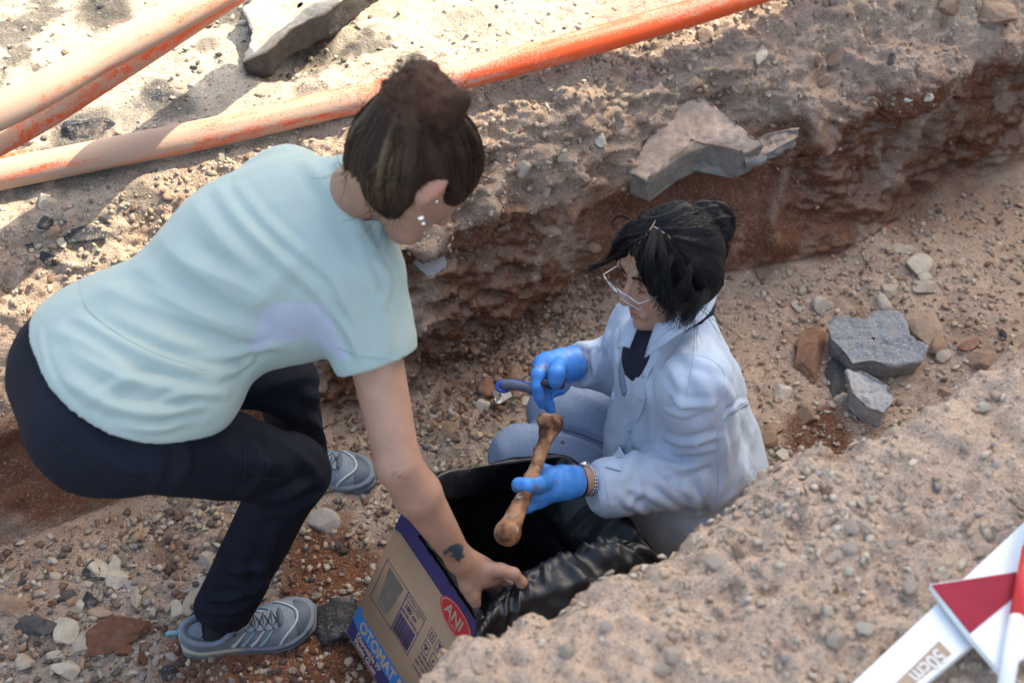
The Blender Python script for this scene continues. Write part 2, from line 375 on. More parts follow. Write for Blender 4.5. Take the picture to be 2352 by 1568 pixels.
for (a, b, wd) in [((1960, 360, .40), (1660, 650, .02), .016), ((1990, 400, .35), (1720, 640, .02), .010)]:
    A_, B_ = P(*a), P(*b); dd = B_ - A_; t = np.clip((TV - A_) @ dd / (dd @ dd), 0, 1); pn = nrm(np.cross(dd, NX)); dist = np.abs((TV - A_) @ pn + .012 * fbm(TV * 12, 2, 88))
    SPUR.append((dist, t, wd)); D += wall * (t > 0) * (t < 1) * .026 * np.exp(-(dist / (wd * 1.6)) ** 2)
TV = TV + TN * D[:, None]
# soil colour: pale dusty sand, red clay, asphalt crumbs, painted shade in the slab hollow
SAND = np.array([.46, .335, .25]); CLAY = np.array([.145, .060, .033]); CLAY2 = np.array([.20, .105, .066]); DUST = np.array([.34, .255, .20]); PALE = np.array([.50, .43, .335]); GREY = np.array([.22, .20, .18]); BLACK = np.array([.035, .035, .038])
n1 = fbm(TV * 5, 4, 61); n2 = fbm(TV * 16, 4, 71); n3 = fbm(TV * 60, 3, 81)
NN = vnorm(TV, TF)
def mixc(C, c, w): return C + (c - C) * np.clip(w, 0, 1)[:, None]
COL = np.tile(SAND, (len(TV), 1))
COL = mixc(COL, PALE, sst(2.12, 2.35, W_) * (1 - sst(1.2, 1.9, S_) * .6) * .85)
COL = mixc(COL, np.array([.36, .29, .235]), (1 - sst(1.7, 1.85, W_)) * sst(1.0, 1.1, W_) * (1 - sst(.9, 1.4, S_)) * .8)
clayw = sst(-.12, .22, n1 + n2 * .8 + low * .55 - .35) * sst(1.8, 1.9, W_) * (1 - sst(2.08, 2.2, W_))
COL = mixc(COL, DUST * 1.1, wall * .5); COL = mixc(COL, CLAY2, sst(-.05, .3, n2 + n1 * .6 + low * .5 - .30) * wall * .75)
conc = sst(.0, .012, -(ridg(TV * 10, 3, 16) * .022 - .012) * 1.0 - .002); COL = mixc(COL, CLAY2 * .8, conc * wall * (1 - clayface) * .6)
COL = mixc(COL, CLAY * 1.2, np.maximum(clayw, .85 * sst(-.3, .1, n2 + n1)) * low * .95)
COL = mixc(COL, DUST, low * (1 - clayface) * sst(.4, .85, NN[:, 2]) * .5)
COL = mixc(COL, CLAY * (1.25), clayface * (.93 - .25 * sst(.1, .4, n2)))
COL = mixc(COL, CLAY2, clayface * sst(.02, .3, n3 + n2 * .6) * .4)
COL = mixc(COL, SAND * 1.05, wall * sst(.0, .08, Z_ - ZL_) * .8 * sst(-.3, .05, n2 + .1)); COL = mixc(COL, SAND, wall * (1 - sst(-.1, .6, S_)) * sst(.0, .05, Z_ - ZL_ + n2 * .05) * .85); COL = mixc(COL, SAND * 1.12, nearb * .8)
fl = sst(1.0, 1.06, W_) * (1 - sst(1.86, 1.93, W_))
COL = mixc(COL, CLAY2 * .9, fl * sst(.08, .3, n1 * .6 + n2 * .7) * .5)
COL = mixc(COL, GREY * .8, fl * (1 - sst(.9, 1.3, S_)) * sst(.12, .3, fbm(TV * 30, 3, 91)) * .6)
top = sst(2.15, 2.3, W_)
COL = mixc(COL, GREY * .55, top * (1 - sst(1.0, 1.3, S_)) * sst(.12, .24, fbm(TV * 9, 4, 95) + n3 * .25) * .85)
for u, v, z, r, c, a in [(240, 20, .68, .07, GREY * .4, .9), (330, 62, .68, .035, GREY * .4, .8), (400, 235, .68, .05, GREY * .4, .8), (520, 20, .68, .05, GREY * .5, .6), (470, 100, .68, .03, GREY * .4, .7), (190, 300, .66, .07, BLACK * 1.5, .8), (360, 215, .66, .04, BLACK * 1.5, .8), (320, 460, .64, .05, GREY * .6, .7), (90, 510, .62, .05, GREY * .6, .6), (200, 545, .62, .05, GREY * .5, .6), (700, 210, .66, .03, GREY * .5, .6), (330, 270, .66, .07, GREY * .6, .5), (650, 1520, 0, .16, CLAY * 1.35, .95), (480, 1500, 0, .10, CLAY * 1.5, .8), (820, 1540, 0, .12, CLAY * 1.1, .9), (760, 1330, 0, .14, CLAY * 1.05, .95), (700, 1260, .02, .07, CLAY, .7), (400, 1290, 0, .06, CLAY2 * .8, .7), (1880, 1010, 0, .10, CLAY * .9, .95), (1780, 1120, 0, .10, CLAY * .8, .9), (1600, 1260, 0, .14, CLAY, .9), (1150, 850, .02, .07, CLAY2, .8), (1050, 900, .0, .06, CLAY2 * .8, .6), (1000, 1000, 0, .09, GREY * .8, .5),
                         (2200, 510, 0, .16, CLAY2 * 1.25, .7), (1800, 530, .05, .03, SAND, .8), (1240, 680, .25, .06, CLAY * 1.3, .9), (1300, 610, .3, .05, DUST * 1.1, .8), (1180, 760, .15, .05, DUST, .6), (1320, 700, .12, .05, DUST, .5), (1760, 230, .5, .09, SAND * 1.05, .8), (1950, 280, .45, .09, SAND, .8), (1560, 90, .62, .2, DUST * 1.05, .7), (2050, 40, .6, .15, DUST * 1.15, .6), (1250, 270, .58, .12, DUST, .5), (1340, 230, .52, .045, CLAY2 * .8, .8), (1620, 215, .52, .03, CLAY * 1.3, .9), (1700, 250, .5, .04, CLAY * 1.3, .9), (1920, 165, .52, .045, CLAY * 1.4, .9),
                         (2290, 230, .35, .12, CLAY * 1.2, .9), (2180, 330, .25, .10, CLAY2 * .8, .7), (2080, 470, .1, .1, CLAY2, .7), (1900, 540, .08, .08, CLAY * 1.6, .8), (2020, 380, .3, .08, CLAY2 * 1.2, .7), (2330, 830, .7, .12, CLAY2 * 1.5, .7), (1930, 1060, .78, .03, CLAY2 * 1.3, .8), (2300, 560, 0, .2, SAND * .95, .6), (700, 95, .66, .07, GREY * .35, .95), (630, 140, .66, .05, GREY * .3, .9), (740, 75, .66, .04, CLAY2, .8), (180, 560, .6, .12, PALE * .9, .4), (100, 1140, .3, .12, DUST * .8, .7), (60, 1330, .02, .12, SAND * .8, .8), (20, 1060, .42, .05, CLAY2, .6)]:  # darkest greys beside the concrete slab paint the shade of its hollow
    COL = mixc(COL, c, a * sst(.18, .62, blobw(u, v, z, r) + n2 * .35))
# spur of pale soil across the clay face
for dist, t, wd in SPUR: COL = mixc(COL, DUST * 1.05, .5 * (wall > .2) * np.exp(-(dist / wd) ** 2) * (t > .02) * (t < .98) * sst(-.15, .2, n2 + n3 * .6))
COL *= (1 + .20 * n3 + .16 * n2)[:, None]
COL = np.clip(COL, .01, .8)
m_soil = mat("soil", attr=True, rough=.95, bump=1.0, bscale=210, bdist=.006, var=.42, vscale=330, detail=5, spec=.12)
_n = m_soil.node_tree; _b = _n.nodes["Principled BSDF"]; _s = _b.inputs["Base Color"].links[0].from_socket; _tc = [x for x in _n.nodes if x.type == 'TEX_COORD'][0]
_v = _n.nodes.new("ShaderNodeTexVoronoi"); _v.inputs["Scale"].default_value = 240; _n.links.new(_tc.outputs["Object"], _v.inputs[0])
_sc = _n.nodes.new("ShaderNodeSeparateColor"); _n.links.new(_v.outputs["Color"], _sc.inputs[0]); _mr = _n.nodes.new("ShaderNodeMapRange"); _mr.inputs[1].default_value = .72; _mr.inputs[2].default_value = 1; _mr.inputs[3].default_value = 0; _mr.inputs[4].default_value = .32; _n.links.new(_sc.outputs[0], _mr.inputs[0])
_m = _n.nodes.new("ShaderNodeMix"); _m.data_type = 'RGBA'; _n.links.new(_mr.outputs[0], _m.inputs[0]); _n.links.new(_s, _m.inputs[6]); _m.inputs[7].default_value = (.46, .40, .32, 1)
_mr2 = _n.nodes.new("ShaderNodeMapRange"); _mr2.inputs[1].default_value = .86; _mr2.inputs[2].default_value = 1; _mr2.inputs[4].default_value = .6; _n.links.new(_sc.outputs[1], _mr2.inputs[0])
_m2 = _n.nodes.new("ShaderNodeMix"); _m2.data_type = 'RGBA'; _n.links.new(_mr2.outputs[0], _m2.inputs[0]); _n.links.new(_m.outputs[2], _m2.inputs[6]); _m2.inputs[7].default_value = (.10, .075, .06, 1); _n.links.new(_m2.outputs[2], _b.inputs["Base Color"])
ground = mk("ground", TV, TF, m_soil, None, True, COL); tag(ground, kind="structure")
TREE = bvh(TV[:, :], TF)
print("terrain", len(TV))
# ------------------------------------------------------------------ house added out of view to shade the trench
b0 = P(-40, 632, .66); b1 = P(1760, -22, .66); bd = nrm(b1 - b0); bn = np.array([bd[1], -bd[0], 0]); b0 = b0 + bn * .045
m_plaster = mat("plaster", (.55, .50, .43), .9, bump=.3, bscale=60, var=.1, vscale=3)
m_glass = mat("window_glass", (.05, .06, .07), .1)
sun_blocker = empty("blocker", tuple(b0 + bd * 9 - np.array([0, 0, .66])), "unseen tall plastered building across the street that shades the trench", "blocker")
mb = MB(); HC = b0 + bd * 14 + bn * 5.5; HC[2] = 8; mb.box(HC, [bd, bn, EYE[2]], (5, 5.5, 8)); mb.build("wall", m_plaster, sun_blocker, False)
for k in range(3):
    for j in range(4):
        c = b0 + bd * 9 + bn * (2 + 3 * k); c[2] = 2.2 + j * 3.4
        mb = MB(); mb.box(c - bd * .02, [bd, bn, EYE[2]], (.04, .5, .7)); mb.build("window", m_glass, sun_blocker, False)

# ------------------------------------------------------------------ orange conduit pipes
def pipemat():
    m = bpy.data.materials.new("orange_plastic"); m.use_nodes = True; n = m.node_tree; b = n.nodes["Principled BSDF"]; L = n.links.new
    tc = n.nodes.new("ShaderNodeTexCoord"); at = n.nodes.new("ShaderNodeVertexColor"); at.layer_name = "Col"
    t = n.nodes.new("ShaderNodeTexNoise"); t.inputs["Scale"].default_value = 260; t.inputs["Detail"].default_value = 5; L(tc.outputs["Object"], t.inputs[0])
    s = n.nodes.new("ShaderNodeSeparateColor"); L(at.outputs[0], s.inputs[0])
    ad = n.nodes.new("ShaderNodeMath"); ad.operation = 'ADD'; L(s.outputs[0], ad.inputs[0]); L(t.outputs[0], ad.inputs[1])
    mr = n.nodes.new("ShaderNodeMapRange"); mr.inputs[1].default_value = .78; mr.inputs[2].default_value = 1.12; L(ad.outputs[0], mr.inputs[0])
    mx = n.nodes.new("ShaderNodeMix"); mx.data_type = 'RGBA'; mx.inputs[6].default_value = (.74, .095, .025, 1); mx.inputs[7].default_value = (.50, .33, .24, 1); L(mr.outputs[0], mx.inputs[0])
    L(mx.outputs[2], b.inputs["Base Color"]); r = n.nodes.new("ShaderNodeMapRange"); r.inputs[3].default_value = .42; r.inputs[4].default_value = .92; L(mr.outputs[0], r.inputs[0]); L(r.outputs[0], b.inputs["Roughness"])
    bp = n.nodes.new("ShaderNodeBump"); bp.inputs["Strength"].default_value = .4; bp.inputs["Distance"].default_value = .002; L(t.outputs[0], bp.inputs["Height"]); L(bp.outputs[0], b.inputs["Normal"]); b.inputs["Specular IOR Level"].default_value = .35
    return m
m_pipe = pipemat()
def pipe(pts, r, label, dust=.3):
    c = spline(pts, 120); dust = np.repeat(np.interp(np.linspace(0, 1, 120), np.linspace(0, 1, np.size(dust)), np.atleast_1d(dust)), 28); ns_ = 28; T = nrm(np.gradient(c, axis=0)); V = []; C = []
    for i in range(len(c)):
        S = nrm(np.cross(T[i], EYE[2])); Up = np.cross(S, T[i])
        for k in range(ns_):
            a = 2 * math.pi * k / ns_; rr = r * (1 + .012 * math.sin(3 * a + i * .05)); V.append(c[i] + rr * (math.cos(a) * S + math.sin(a) * Up)); C.append((i, a, math.sin(a)))
    V = np.array(V); C = np.array(C)
    nz = fbm(np.stack([C[:, 0] * .10, np.cos(C[:, 1]) * 2.2, np.sin(C[:, 1]) * 2.2], 1), 4, 5) + .6 * fbm(np.stack([C[:, 0] * .5, np.cos(C[:, 1]) * 6, np.sin(C[:, 1]) * 6], 1), 2, 8)
    dv = np.clip(dust + nz * .5 + .12 * np.sign(C[:, 2]) * np.abs(C[:, 2]) + .2 * (C[:, 2] < -.5), 0, 1)
    n = len(c); F = [(i * ns_ + k, i * ns_ + (k + 1) % ns_, (i + 1) * ns_ + (k + 1) % ns_, (i + 1) * ns_ + k) for i in range(n - 1) for k in range(ns_)]
    o = mk("conduit_pipe", V, np.array(F), m_pipe, None, True, np.repeat(dv[:, None], 3, 1))
    return tag(o, label, "pipe", "orange pipes lying on the upper ground")
g0 = .69
pipe([P(-500, 500, .70), P(0, 402, .685), P(250, 352, .688), P(500, 302, .692), P(750, 243, .70), P(1000, 187, .705), P(1250, 124, .70), P(1500, 55, .69), P(1700, -6, .70), P(2000, -110, .70)], .0315, "dusty orange pipe running along the rim of the trench behind both people", (.6, .62, .6, .5, .3, .22, .3))
pipe([P(-500, 470, .97), P(0, 257, 1.0), P(220, 135, 1.005), P(470, 0, 1.0), P(900, -240, .95)], .0312, "pale dusty orange pipe, the upper one of the pair in the top left", .72)
pipe([P(-300, 470, .88), P(-60, 350, .90), P(90, 268, .91), P(240, 172, .92), P(420, 56, .92), P(700, -130, .92)], .029, "orange pipe lying half under the upper pipe of the pair", .5)
pipe([P(-600, 480, .67), P(-200, 405, .675), P(10, 378, .675), P(72, 364, .67)], .022, "short reddish pipe end tucked behind the left end of the rim pipe", .2)

# ------------------------------------------------------------------ stones
def ico(sub):
    t = (1 + 5 ** .5) / 2; V = [(-1,t,0),(1,t,0),(-1,-t,0),(1,-t,0),(0,-1,t),(0,1,t),(0,-1,-t),(0,1,-t),(t,0,-1),(t,0,1),(-t,0,-1),(-t,0,1)]
    F = [(0,11,5),(0,5,1),(0,1,7),(0,7,10),(0,10,11),(1,5,9),(5,11,4),(11,10,2),(10,7,6),(7,1,8),(3,9,4),(3,4,2),(3,2,6),(3,6,8),(3,8,9),(4,9,5),(2,4,11),(6,2,10),(8,6,7),(9,8,1)]
    V = [np.array(v) / np.linalg.norm(v) for v in V]
    for _ in range(sub):
        c = {}; G = []
        def mid(a, b):
            k = (min(a, b), max(a, b))
            if k not in c: m_ = V[a] + V[b]; V.append(m_ / np.linalg.norm(m_)); c[k] = len(V) - 1
            return c[k]
        for a, b, d in F: x, y, z = mid(a, b), mid(b, d), mid(d, a); G += [(a, x, z), (b, y, x), (d, z, y), (x, y, z)]
        F = G
    return np.array(V), np.array(F)
ICO = [ico(i) for i in range(5)]
def rockshape(sub, seed, cuts=9, rough=.06, flat=1.0):
    V, F = ICO[sub]; V = V.copy(); r = np.random.default_rng(seed)
    if sub < 2: V = V * r.uniform(.62 if sub == 0 else .84, 1.25 if sub == 0 else 1.1, (len(V), 1))
    V *= (1 + .22 * fbm(V * 1.1 + seed * 3.1, 2, seed))[:, None]
    for _ in range(cuts):
        n = nrm(r.normal(size=3)); h = r.uniform(.38, .75); d = V @ n; m = d > h; V[m] -= ((d[m] - h) * .93)[:, None] * n
    V *= (1 + rough * fbm(V * 3.2 + seed, 3, seed + 3))[:, None]
    V[:, 2] *= flat
    return V, F
def frame(n, a):
    n = nrm(n); x = nrm(np.cross(n, [math.sin(a), math.cos(a), .3])); y = np.cross(n, x); return np.array([x, y, n])
rock_mats = {}
def rockmat(kind):
    if kind in rock_mats: return rock_mats[kind]
    spec = {"pale": ((.46, .39, .31), .3, (.33, .28, .22)), "cream": ((.55, .50, .41), .3, (.42, .36, .28)), "tan": ((.36, .25, .17), .3, (.24, .15, .10)), "grey": ((.27, .27, .27), .3, (.38, .34, .29)), "dark": ((.045, .047, .052), .5, (.12, .11, .10)), "red": ((.19, .085, .052), .3, (.30, .19, .13)), "clay": ((.14, .062, .038), .3, (.22, .12, .08)), "blue": ((.30, .33, .38), .3, (.42, .39, .36)), "sand": ((.38, .285, .21), .3, (.30, .21, .15)), "brown": ((.22, .13, .085), .3, (.34, .24, .17)), "rose": ((.42, .31, .24), .3, (.54, .46, .38))}[kind]
    m = mat("stone_" + kind, spec[0], .9, bump=.8, bscale=120, bdist=.003, var=.3, vscale=55 if kind != "dark" else 90, vcol=spec[2], spec=.2); rock_mats[kind] = m; return m
def asphaltmat(name, base, agg, dens, sc=170):
    m = bpy.data.materials.new(name); m.use_nodes = True; n = m.node_tree; b = n.nodes["Principled BSDF"]; L = n.links.new; tc = n.nodes.new("ShaderNodeTexCoord")
    v = n.nodes.new("ShaderNodeTexVoronoi"); v.inputs["Scale"].default_value = sc; L(tc.outputs["Object"], v.inputs[0])
    s = n.nodes.new("ShaderNodeSeparateColor"); L(v.outputs["Color"], s.inputs[0])
    g = n.nodes.new("ShaderNodeMath"); g.operation = 'LESS_THAN'; g.inputs[1].default_value = dens; L(s.outputs[0], g.inputs[0])
    d = n.nodes.new("ShaderNodeMath"); d.operation = 'LESS_THAN'; d.inputs[1].default_value = .42; L(v.outputs["Distance"], d.inputs[0])
    k = n.nodes.new("ShaderNodeMath"); k.operation = 'MULTIPLY'; L(g.outputs[0], k.inputs[0]); L(d.outputs[0], k.inputs[1])
    mx = n.nodes.new("ShaderNodeMix"); mx.data_type = 'RGBA'; mx.inputs[6].default_value = (*base, 1); mx.inputs[7].default_value = (*agg, 1); L(k.outputs[0], mx.inputs[0]); L(mx.outputs[2], b.inputs["Base Color"]); b.inputs["Roughness"].default_value = .85
    t = n.nodes.new("ShaderNodeTexNoise"); t.inputs["Scale"].default_value = 90; t.inputs["Detail"].default_value = 6; L(tc.outputs["Object"], t.inputs[0])
    t2 = n.nodes.new("ShaderNodeTexNoise"); t2.inputs["Scale"].default_value = 34; t2.inputs["Detail"].default_value = 8; t2.inputs["Roughness"].default_value = .75; L(tc.outputs["Object"], t2.inputs[0])
    r2 = n.nodes.new("ShaderNodeMapRange"); r2.inputs[1].default_value = .5; r2.inputs[2].default_value = .72; r2.inputs[4].default_value = .75; L(t2.outputs[0], r2.inputs[0])
    m3 = n.nodes.new("ShaderNodeMix"); m3.data_type = 'RGBA'; L(r2.outputs[0], m3.inputs[0]); L(mx.outputs[2], m3.inputs[6]); m3.inputs[7].default_value = (.34, .27, .21, 1); L(m3.outputs[2], b.inputs["Base Color"])
    bp = n.nodes.new("ShaderNodeBump"); bp.inputs["Distance"].default_value = .006; bp.inputs["Strength"].default_value = 1; L(t.outputs[0], bp.inputs["Height"]); L(bp.outputs[0], b.inputs["Normal"])
    return m
rock_mats["asphalt"] = asphaltmat("asphalt_black", (.028, .030, .035), (.17, .165, .155), .16, 230)
rock_mats["greyasphalt"] = asphaltmat("asphalt_grey", (.21, .225, .245), (.42, .43, .45), .5, 300)
rock_mats["concrete"] = asphaltmat("concrete_grey", (.38, .38, .375), (.42, .42, .42), .35, 150)
USED = []
def rock(u, v, ru, rv, ang, kind, label, seed=0, flat=.6, sub=3, sink=.3, name="stone", cat="stone", cuts=9, tree=None, rough=.06, zlift=0):
    h = hit(tree or TREE, u, v)
    if h is None: print("rock miss", u, v); return
    c, n = h; d = proj(c)[2]; n = nrm(n + np.array([0, -.2, .8]) * .7)
    a = ru * d / FPX * 1.18; b = rv * d / FPX * 1.2
    V, F = rockshape(sub, seed + int(u * 7 + v), cuts, rough)
    # long axis lies in the ground along the direction seen in the photo
    e = math.cos(R(ang)) * RGT + math.sin(R(ang)) * UPC; x = nrm(e - n * (e @ n)); y = np.cross(n, x)
    fo = max(.45, math.sqrt(max(0, 1 - (y @ FWD) ** 2))); bb = b / fo * .95; th = min(a, bb) * flat
    W = V[:, :1] * x * a * 1.1 + V[:, 1:2] * y * bb * 1.1 + V[:, 2:3] * n * th
    o = c + n * (th * (1 - 2 * sink) * .6 + zlift)
    ob = mk(name, W, F, rockmat(kind), None, True); ob.location = tuple(o); ob.data.set_sharp_from_angle(angle=R(28)) if hasattr(ob.data, "set_sharp_from_angle") else None
    tag(ob, label, cat); USED.append((u, v, max(ru, rv))); return ob
ROCKS = [
 (1862, 815, 30, 52, -20, "red", "rusty red upright rock left of the big asphalt slab", .8, "stone", "stone"),
 (1912, 862, 22, 44, 5, "dark", "narrow dark grey rock between red rock and concrete lump", .7, "stone", "stone"),
 (2110, 614, 28, 22, 35, "cream", "cream wedge stone standing above the other pale stones on the right floor", .7, "stone", "stone"),
 (2122, 662, 24, 16, 0, "pale", "rounded pale stone under the cream wedge stone", .6, "stone", "stone"),
 (2124, 641, 15, 12, 20, "cream", "small cream cube-like stone just above the rounded pale stone", .7, "stone", "stone"),
 (2031, 694, 15, 19, 10, "cream", "upright pale stone touching the top edge of the asphalt slab", .8, "stone", "stone"),
 (2040, 668, 24, 16, 30, "pale", "yellowish pebble above the asphalt slab", .6, "stone", "stone"),
 (1893, 700, 20, 19, 0, "cream", "angular white stone between the seated person and the slab", .7, "stone", "stone"),
 (1832, 705, 10, 15, 30, "cream", "small white shard near the shoulder of the seated person", .5, "stone", "stone"),
 (1800, 899, 22, 17, -30, "cream", "oval cream stone right of the seated person's back", .6, "stone", "stone"),
 (1931, 912, 21, 15, -10, "pale", "oval pale stone left of the concrete lump", .6, "stone", "stone"),
 (1773, 986, 24, 14, -20, "tan", "flat tan stone beside the yoke flap of the pale blue shirt", .5, "stone", "stone"),
 (1800, 1049, 17, 12, -15, "cream", "cream pebble on the dark soil behind the seated person", .6, "stone", "stone"),
 (1744, 1068, 20, 24, 0, "grey", "rounded grey stone touching the back hem of the shirt", .7, "stone", "stone"),
 (1770, 1013, 22, 18, 20, "brown", "brown rounded stone above the grey one by the shirt", .6, "stone", "stone"),
 (1860, 958, 22, 18, -10, "brown", "brown clod between tan stone and concrete lump", .7, "stone", "stone"),
 (1745, 622, 24, 18, -15, "tan", "rounded tan stone at the foot of the pale spur in the wall", .7, "stone", "stone"),
 (2076, 571, 38, 11, 6, "pale", "long flat pale stone half buried at the right of the floor", .4, "stone", "stone"),
 (2272, 840, 52, 44, 10, "brown", "large dusty brown boulder at the right edge of the floor", .6, "boulder", "stone"),
 (2130, 770, 50, 42, 10, "sand", "dusty sand coloured boulder behind the right end of the slab", .5, "boulder", "stone"),
 (2180, 905, 20, 16, 0, "tan", "tan rounded stone below the dusty boulders", .7, "stone", "stone"),
 (2168, 818, 16, 14, 0, "pale", "round pale stone at the right end of the asphalt slab", .7, "stone", "stone"),
 (2150, 795, 22, 18, -10, "tan", "tan stone wedged against the right end of the slab", .6, "stone", "stone"),
 (2225, 795, 24, 14, 20, "red", "dark red hollow clod left of the brown boulder", .5, "clod", "clod"),
 (773, 1432, 46, 62, 20, "asphalt", "black asphalt chunk between the shoe toe and the cardboard box", .75, "asphalt_chunk", "asphalt chunk"),
 (262, 1455, 66, 36, 28, "clay", "large reddish clay clod near the heel of the front shoe", .7, "clod", "clod"),
 (282, 1492, 24, 20, 0, "clay", "small reddish clod below the large clay clod", .7, "clod", "clod"),
 (224, 1308, 26, 16, -35, "cream", "cream angular stone, lower of the three under the cut clay face", .7, "stone", "stone"),
 (262, 1297, 13, 18, -10, "cream", "small upright cream stone under the cut clay face", .8, "stone", "stone"),
 (277, 1331, 25, 20, 20, "cream", "round white stone beneath the small upright cream stone", .8, "stone", "stone"),
 (482, 1287, 20, 17, 0, "pale", "greyish white round stone left of the front shin", .8, "stone", "stone"),
 (404, 1407, 16, 22, 20, "cream", "cream upright stone left of the trouser cuff", .8, "stone", "stone"),
 (441, 1385, 18, 22, -20, "pale", "pale stone touching the trouser cuff", .7, "stone", "stone"),
 (462, 1352, 42, 22, 25, "grey", "flat grey asphalt piece behind the trouser cuff", .4, "asphalt_chunk", "asphalt chunk"),
 (143, 1456, 30, 24, -10, "cream", "chunky white stone left of the large clay clod", .8, "stone", "stone"),
 (188, 1481, 22, 28, -30, "pale", "bluish white angular stone beside the large clay clod", .7, "stone", "stone"),
 (160, 1541, 34, 18, -15, "cream", "cream stone at the bottom edge left of the front shoe", .6, "stone", "stone"),
 (62, 1522, 20, 18, 0, "pale", "pale stone in the bottom left corner gravel", .7, "stone", "stone"),
 (130, 1505, 20, 14, 20, "pale", "flat pale stone above the cream stone at the bottom", .6, "stone", "stone"),
 (90, 1440, 44, 24, 0, "dark", "dark grey asphalt lump among white stones at the bottom left", .5, "asphalt_chunk", "asphalt chunk"),
 (205, 1376, 16, 15, 0, "asphalt", "small black asphalt lump under the round white stone", .7, "asphalt_chunk", "asphalt chunk"),
 (152, 1372, 26, 18, 20, "dark", "dark flat asphalt lump beside small brown pebbles", .5, "asphalt_chunk", "asphalt chunk"),
 (212, 1312, 26, 18, -40, "asphalt", "black asphalt lump just left of the cream angular stone", .5, "asphalt_chunk", "asphalt chunk"),
 (300, 1345, 26, 15, 0, "grey", "bluish grey flat stone right of the round white stone", .4, "stone", "stone"),
 (30, 1388, 46, 22, -30, "tan", "pinkish tan wedge rock cut by the left edge", .5, "stone", "stone"),
 (168, 1378, 12, 12, 0, "tan", "orange tan pebble between two asphalt lumps", .8, "stone", "stone"),
 (186, 1392, 9, 13, 0, "cream", "tiny white pebble next to the orange tan pebble", .8, "stone", "stone"),
 (312, 1376, 11, 20, 15, "pale", "finger shaped pale stone above the large clay clod", .8, "stone", "stone"),
 (237, 1410, 28, 14, 0, "sand", "flat pinkish stone touching the top of the large clay clod", .5, "stone", "stone"),
 (745, 1200, 30, 26, 0, "grey", "grey stone under the toe of the rear shoe", .6, "stone", "stone"),
 (390, 1545, 16, 13, 0, "asphalt", "black lump under the sole of the front shoe", .7, "asphalt_chunk", "asphalt chunk"),
 (1752, 126, 15, 27, -24, "cream", "long white stone set upright in the far slope", .5, "stone", "stone"),
 (1290, 358, 18, 18, 0, "pale", "round grey white cobble in the far slope", .7, "stone", "stone"),
 (1199, 388, 18, 15, 0, "pale", "pale cobble in the far slope right of the bun", .7, "stone", "stone"),
 (1251, 436, 12, 16, 0, "pale", "upright grey pebble below the pale cobbles in the slope", .6, "stone", "stone"),
 (1378, 320, 14, 17, 0, "cream", "white pebble high in the slope left of the rock ledge", .7, "stone", "stone"),
 (988, 606, 33, 40, -35, "blue", "bluish grey broken rock face in the trench wall between the two people", .35, "rock_fragment", "rock"),
 (1366, 567, 15, 12, 10, "tan", "round tan cobble in the wall beside the black haired head", .7, "stone", "stone"),
 (2292, 44, 34, 40, 55, "tan", "large orange tan stone near the top right corner", .7, "boulder", "stone"),
 (2238, 40, 10, 9, 0, "cream", "small white stone left of the large orange tan stone", .7, "stone", "stone"),
 (2180, 20, 22, 18, 0, "brown", "brown clod up the slope near the top right corner", .6, "clod", "clod"),
 (1765, 211, 8, 12, 0, "cream", "small bluish white pebble above the rock ledge", .7, "stone", "stone"),
 (1720, 362, 15, 20, -25, "blue", "small pale grey chip hanging at the end of the rock ledge", .6, "rock_fragment", "rock"),
 (1500, 75, 20, 16, 0, "pale", "pale stone directly under the rim pipe", .6, "stone", "stone"),
 (1617, 78, 18, 16, 0, "sand", "rounded dusty stone right of the stones under the rim pipe", .7, "stone", "stone"),
 (2133, 228, 12, 10, 0, "cream", "small white triangular stone in the right slope", .5, "stone", "stone"),
 (2085, 231, 9, 6, 0, "cream", "tiny white chip left of the triangular stone", .5, "stone", "stone"),
 (2048, 133, 9, 17, -20, "dark", "dark slate chip sticking out of the right slope", .5, "stone", "stone"),
 (183, 300, 72, 44, 10, "asphalt", "rough black asphalt boulder between the pipes", .35, "asphalt_chunk", "asphalt chunk"),
 (375, 225, 36, 22, 10, "asphalt", "smaller black asphalt lump right of the asphalt boulder", .35, "asphalt_chunk", "asphalt chunk"),
 (203, 541, 46, 19, 14, "asphalt", "flat dark asphalt piece left of the green shirt", .4, "asphalt_chunk", "asphalt chunk"),
 (240, 502, 20, 13, -10, "dark", "small dark asphalt piece above the flat one by the shirt", .5, "asphalt_chunk", "asphalt chunk"),
 (113, 594, 20, 19, 0, "asphalt", "dark crumb of asphalt at the left near the shirt back", .5, "asphalt_chunk", "asphalt chunk"),
 (104, 512, 22, 15, 20, "asphalt", "dark asphalt crumb above the crumb at the left", .5, "asphalt_chunk", "asphalt chunk"),
 (68, 567, 13, 10, 0, "asphalt", "smallest dark asphalt crumb at the far left", .5, "asphalt_chunk", "asphalt chunk"),
 (107, 464, 20, 17, 0, "cream", "white stone just below the rim pipe at the left", .7, "stone", "stone"),
 (122, 538, 18, 14, 0, "tan", "yellowish stone between the dark asphalt crumbs", .7, "stone", "stone"),
 (143, 554, 10, 14, 20, "cream", "small white egg shaped stone beside the flat asphalt piece", .7, "stone", "stone"),
 (848, 58, 32, 17, 10, "cream", "broad white stone on the sunlit ground top centre", .5, "stone", "stone"),
 (905, 84, 12, 14, 0, "cream", "small white stone right of the broad white stone", .6, "stone", "stone"),
 (310, 125, 18, 12, 0, "tan", "tan stone on the sunlit ground between the pipes", .6, "stone", "stone"),
 (650, 90, 28, 22, 25, "asphalt", "black asphalt crumb in the shade under the concrete slab", .4, "asphalt_chunk", "asphalt chunk"),
 (710, 82, 34, 20, 25, "tan", "orange stone wedged under the concrete slab", .5, "stone", "stone"),
 (1925, 130, 28, 12, 35, "brown", "dusty brown stone jutting out high in the right slope", .6, "stone", "stone"),
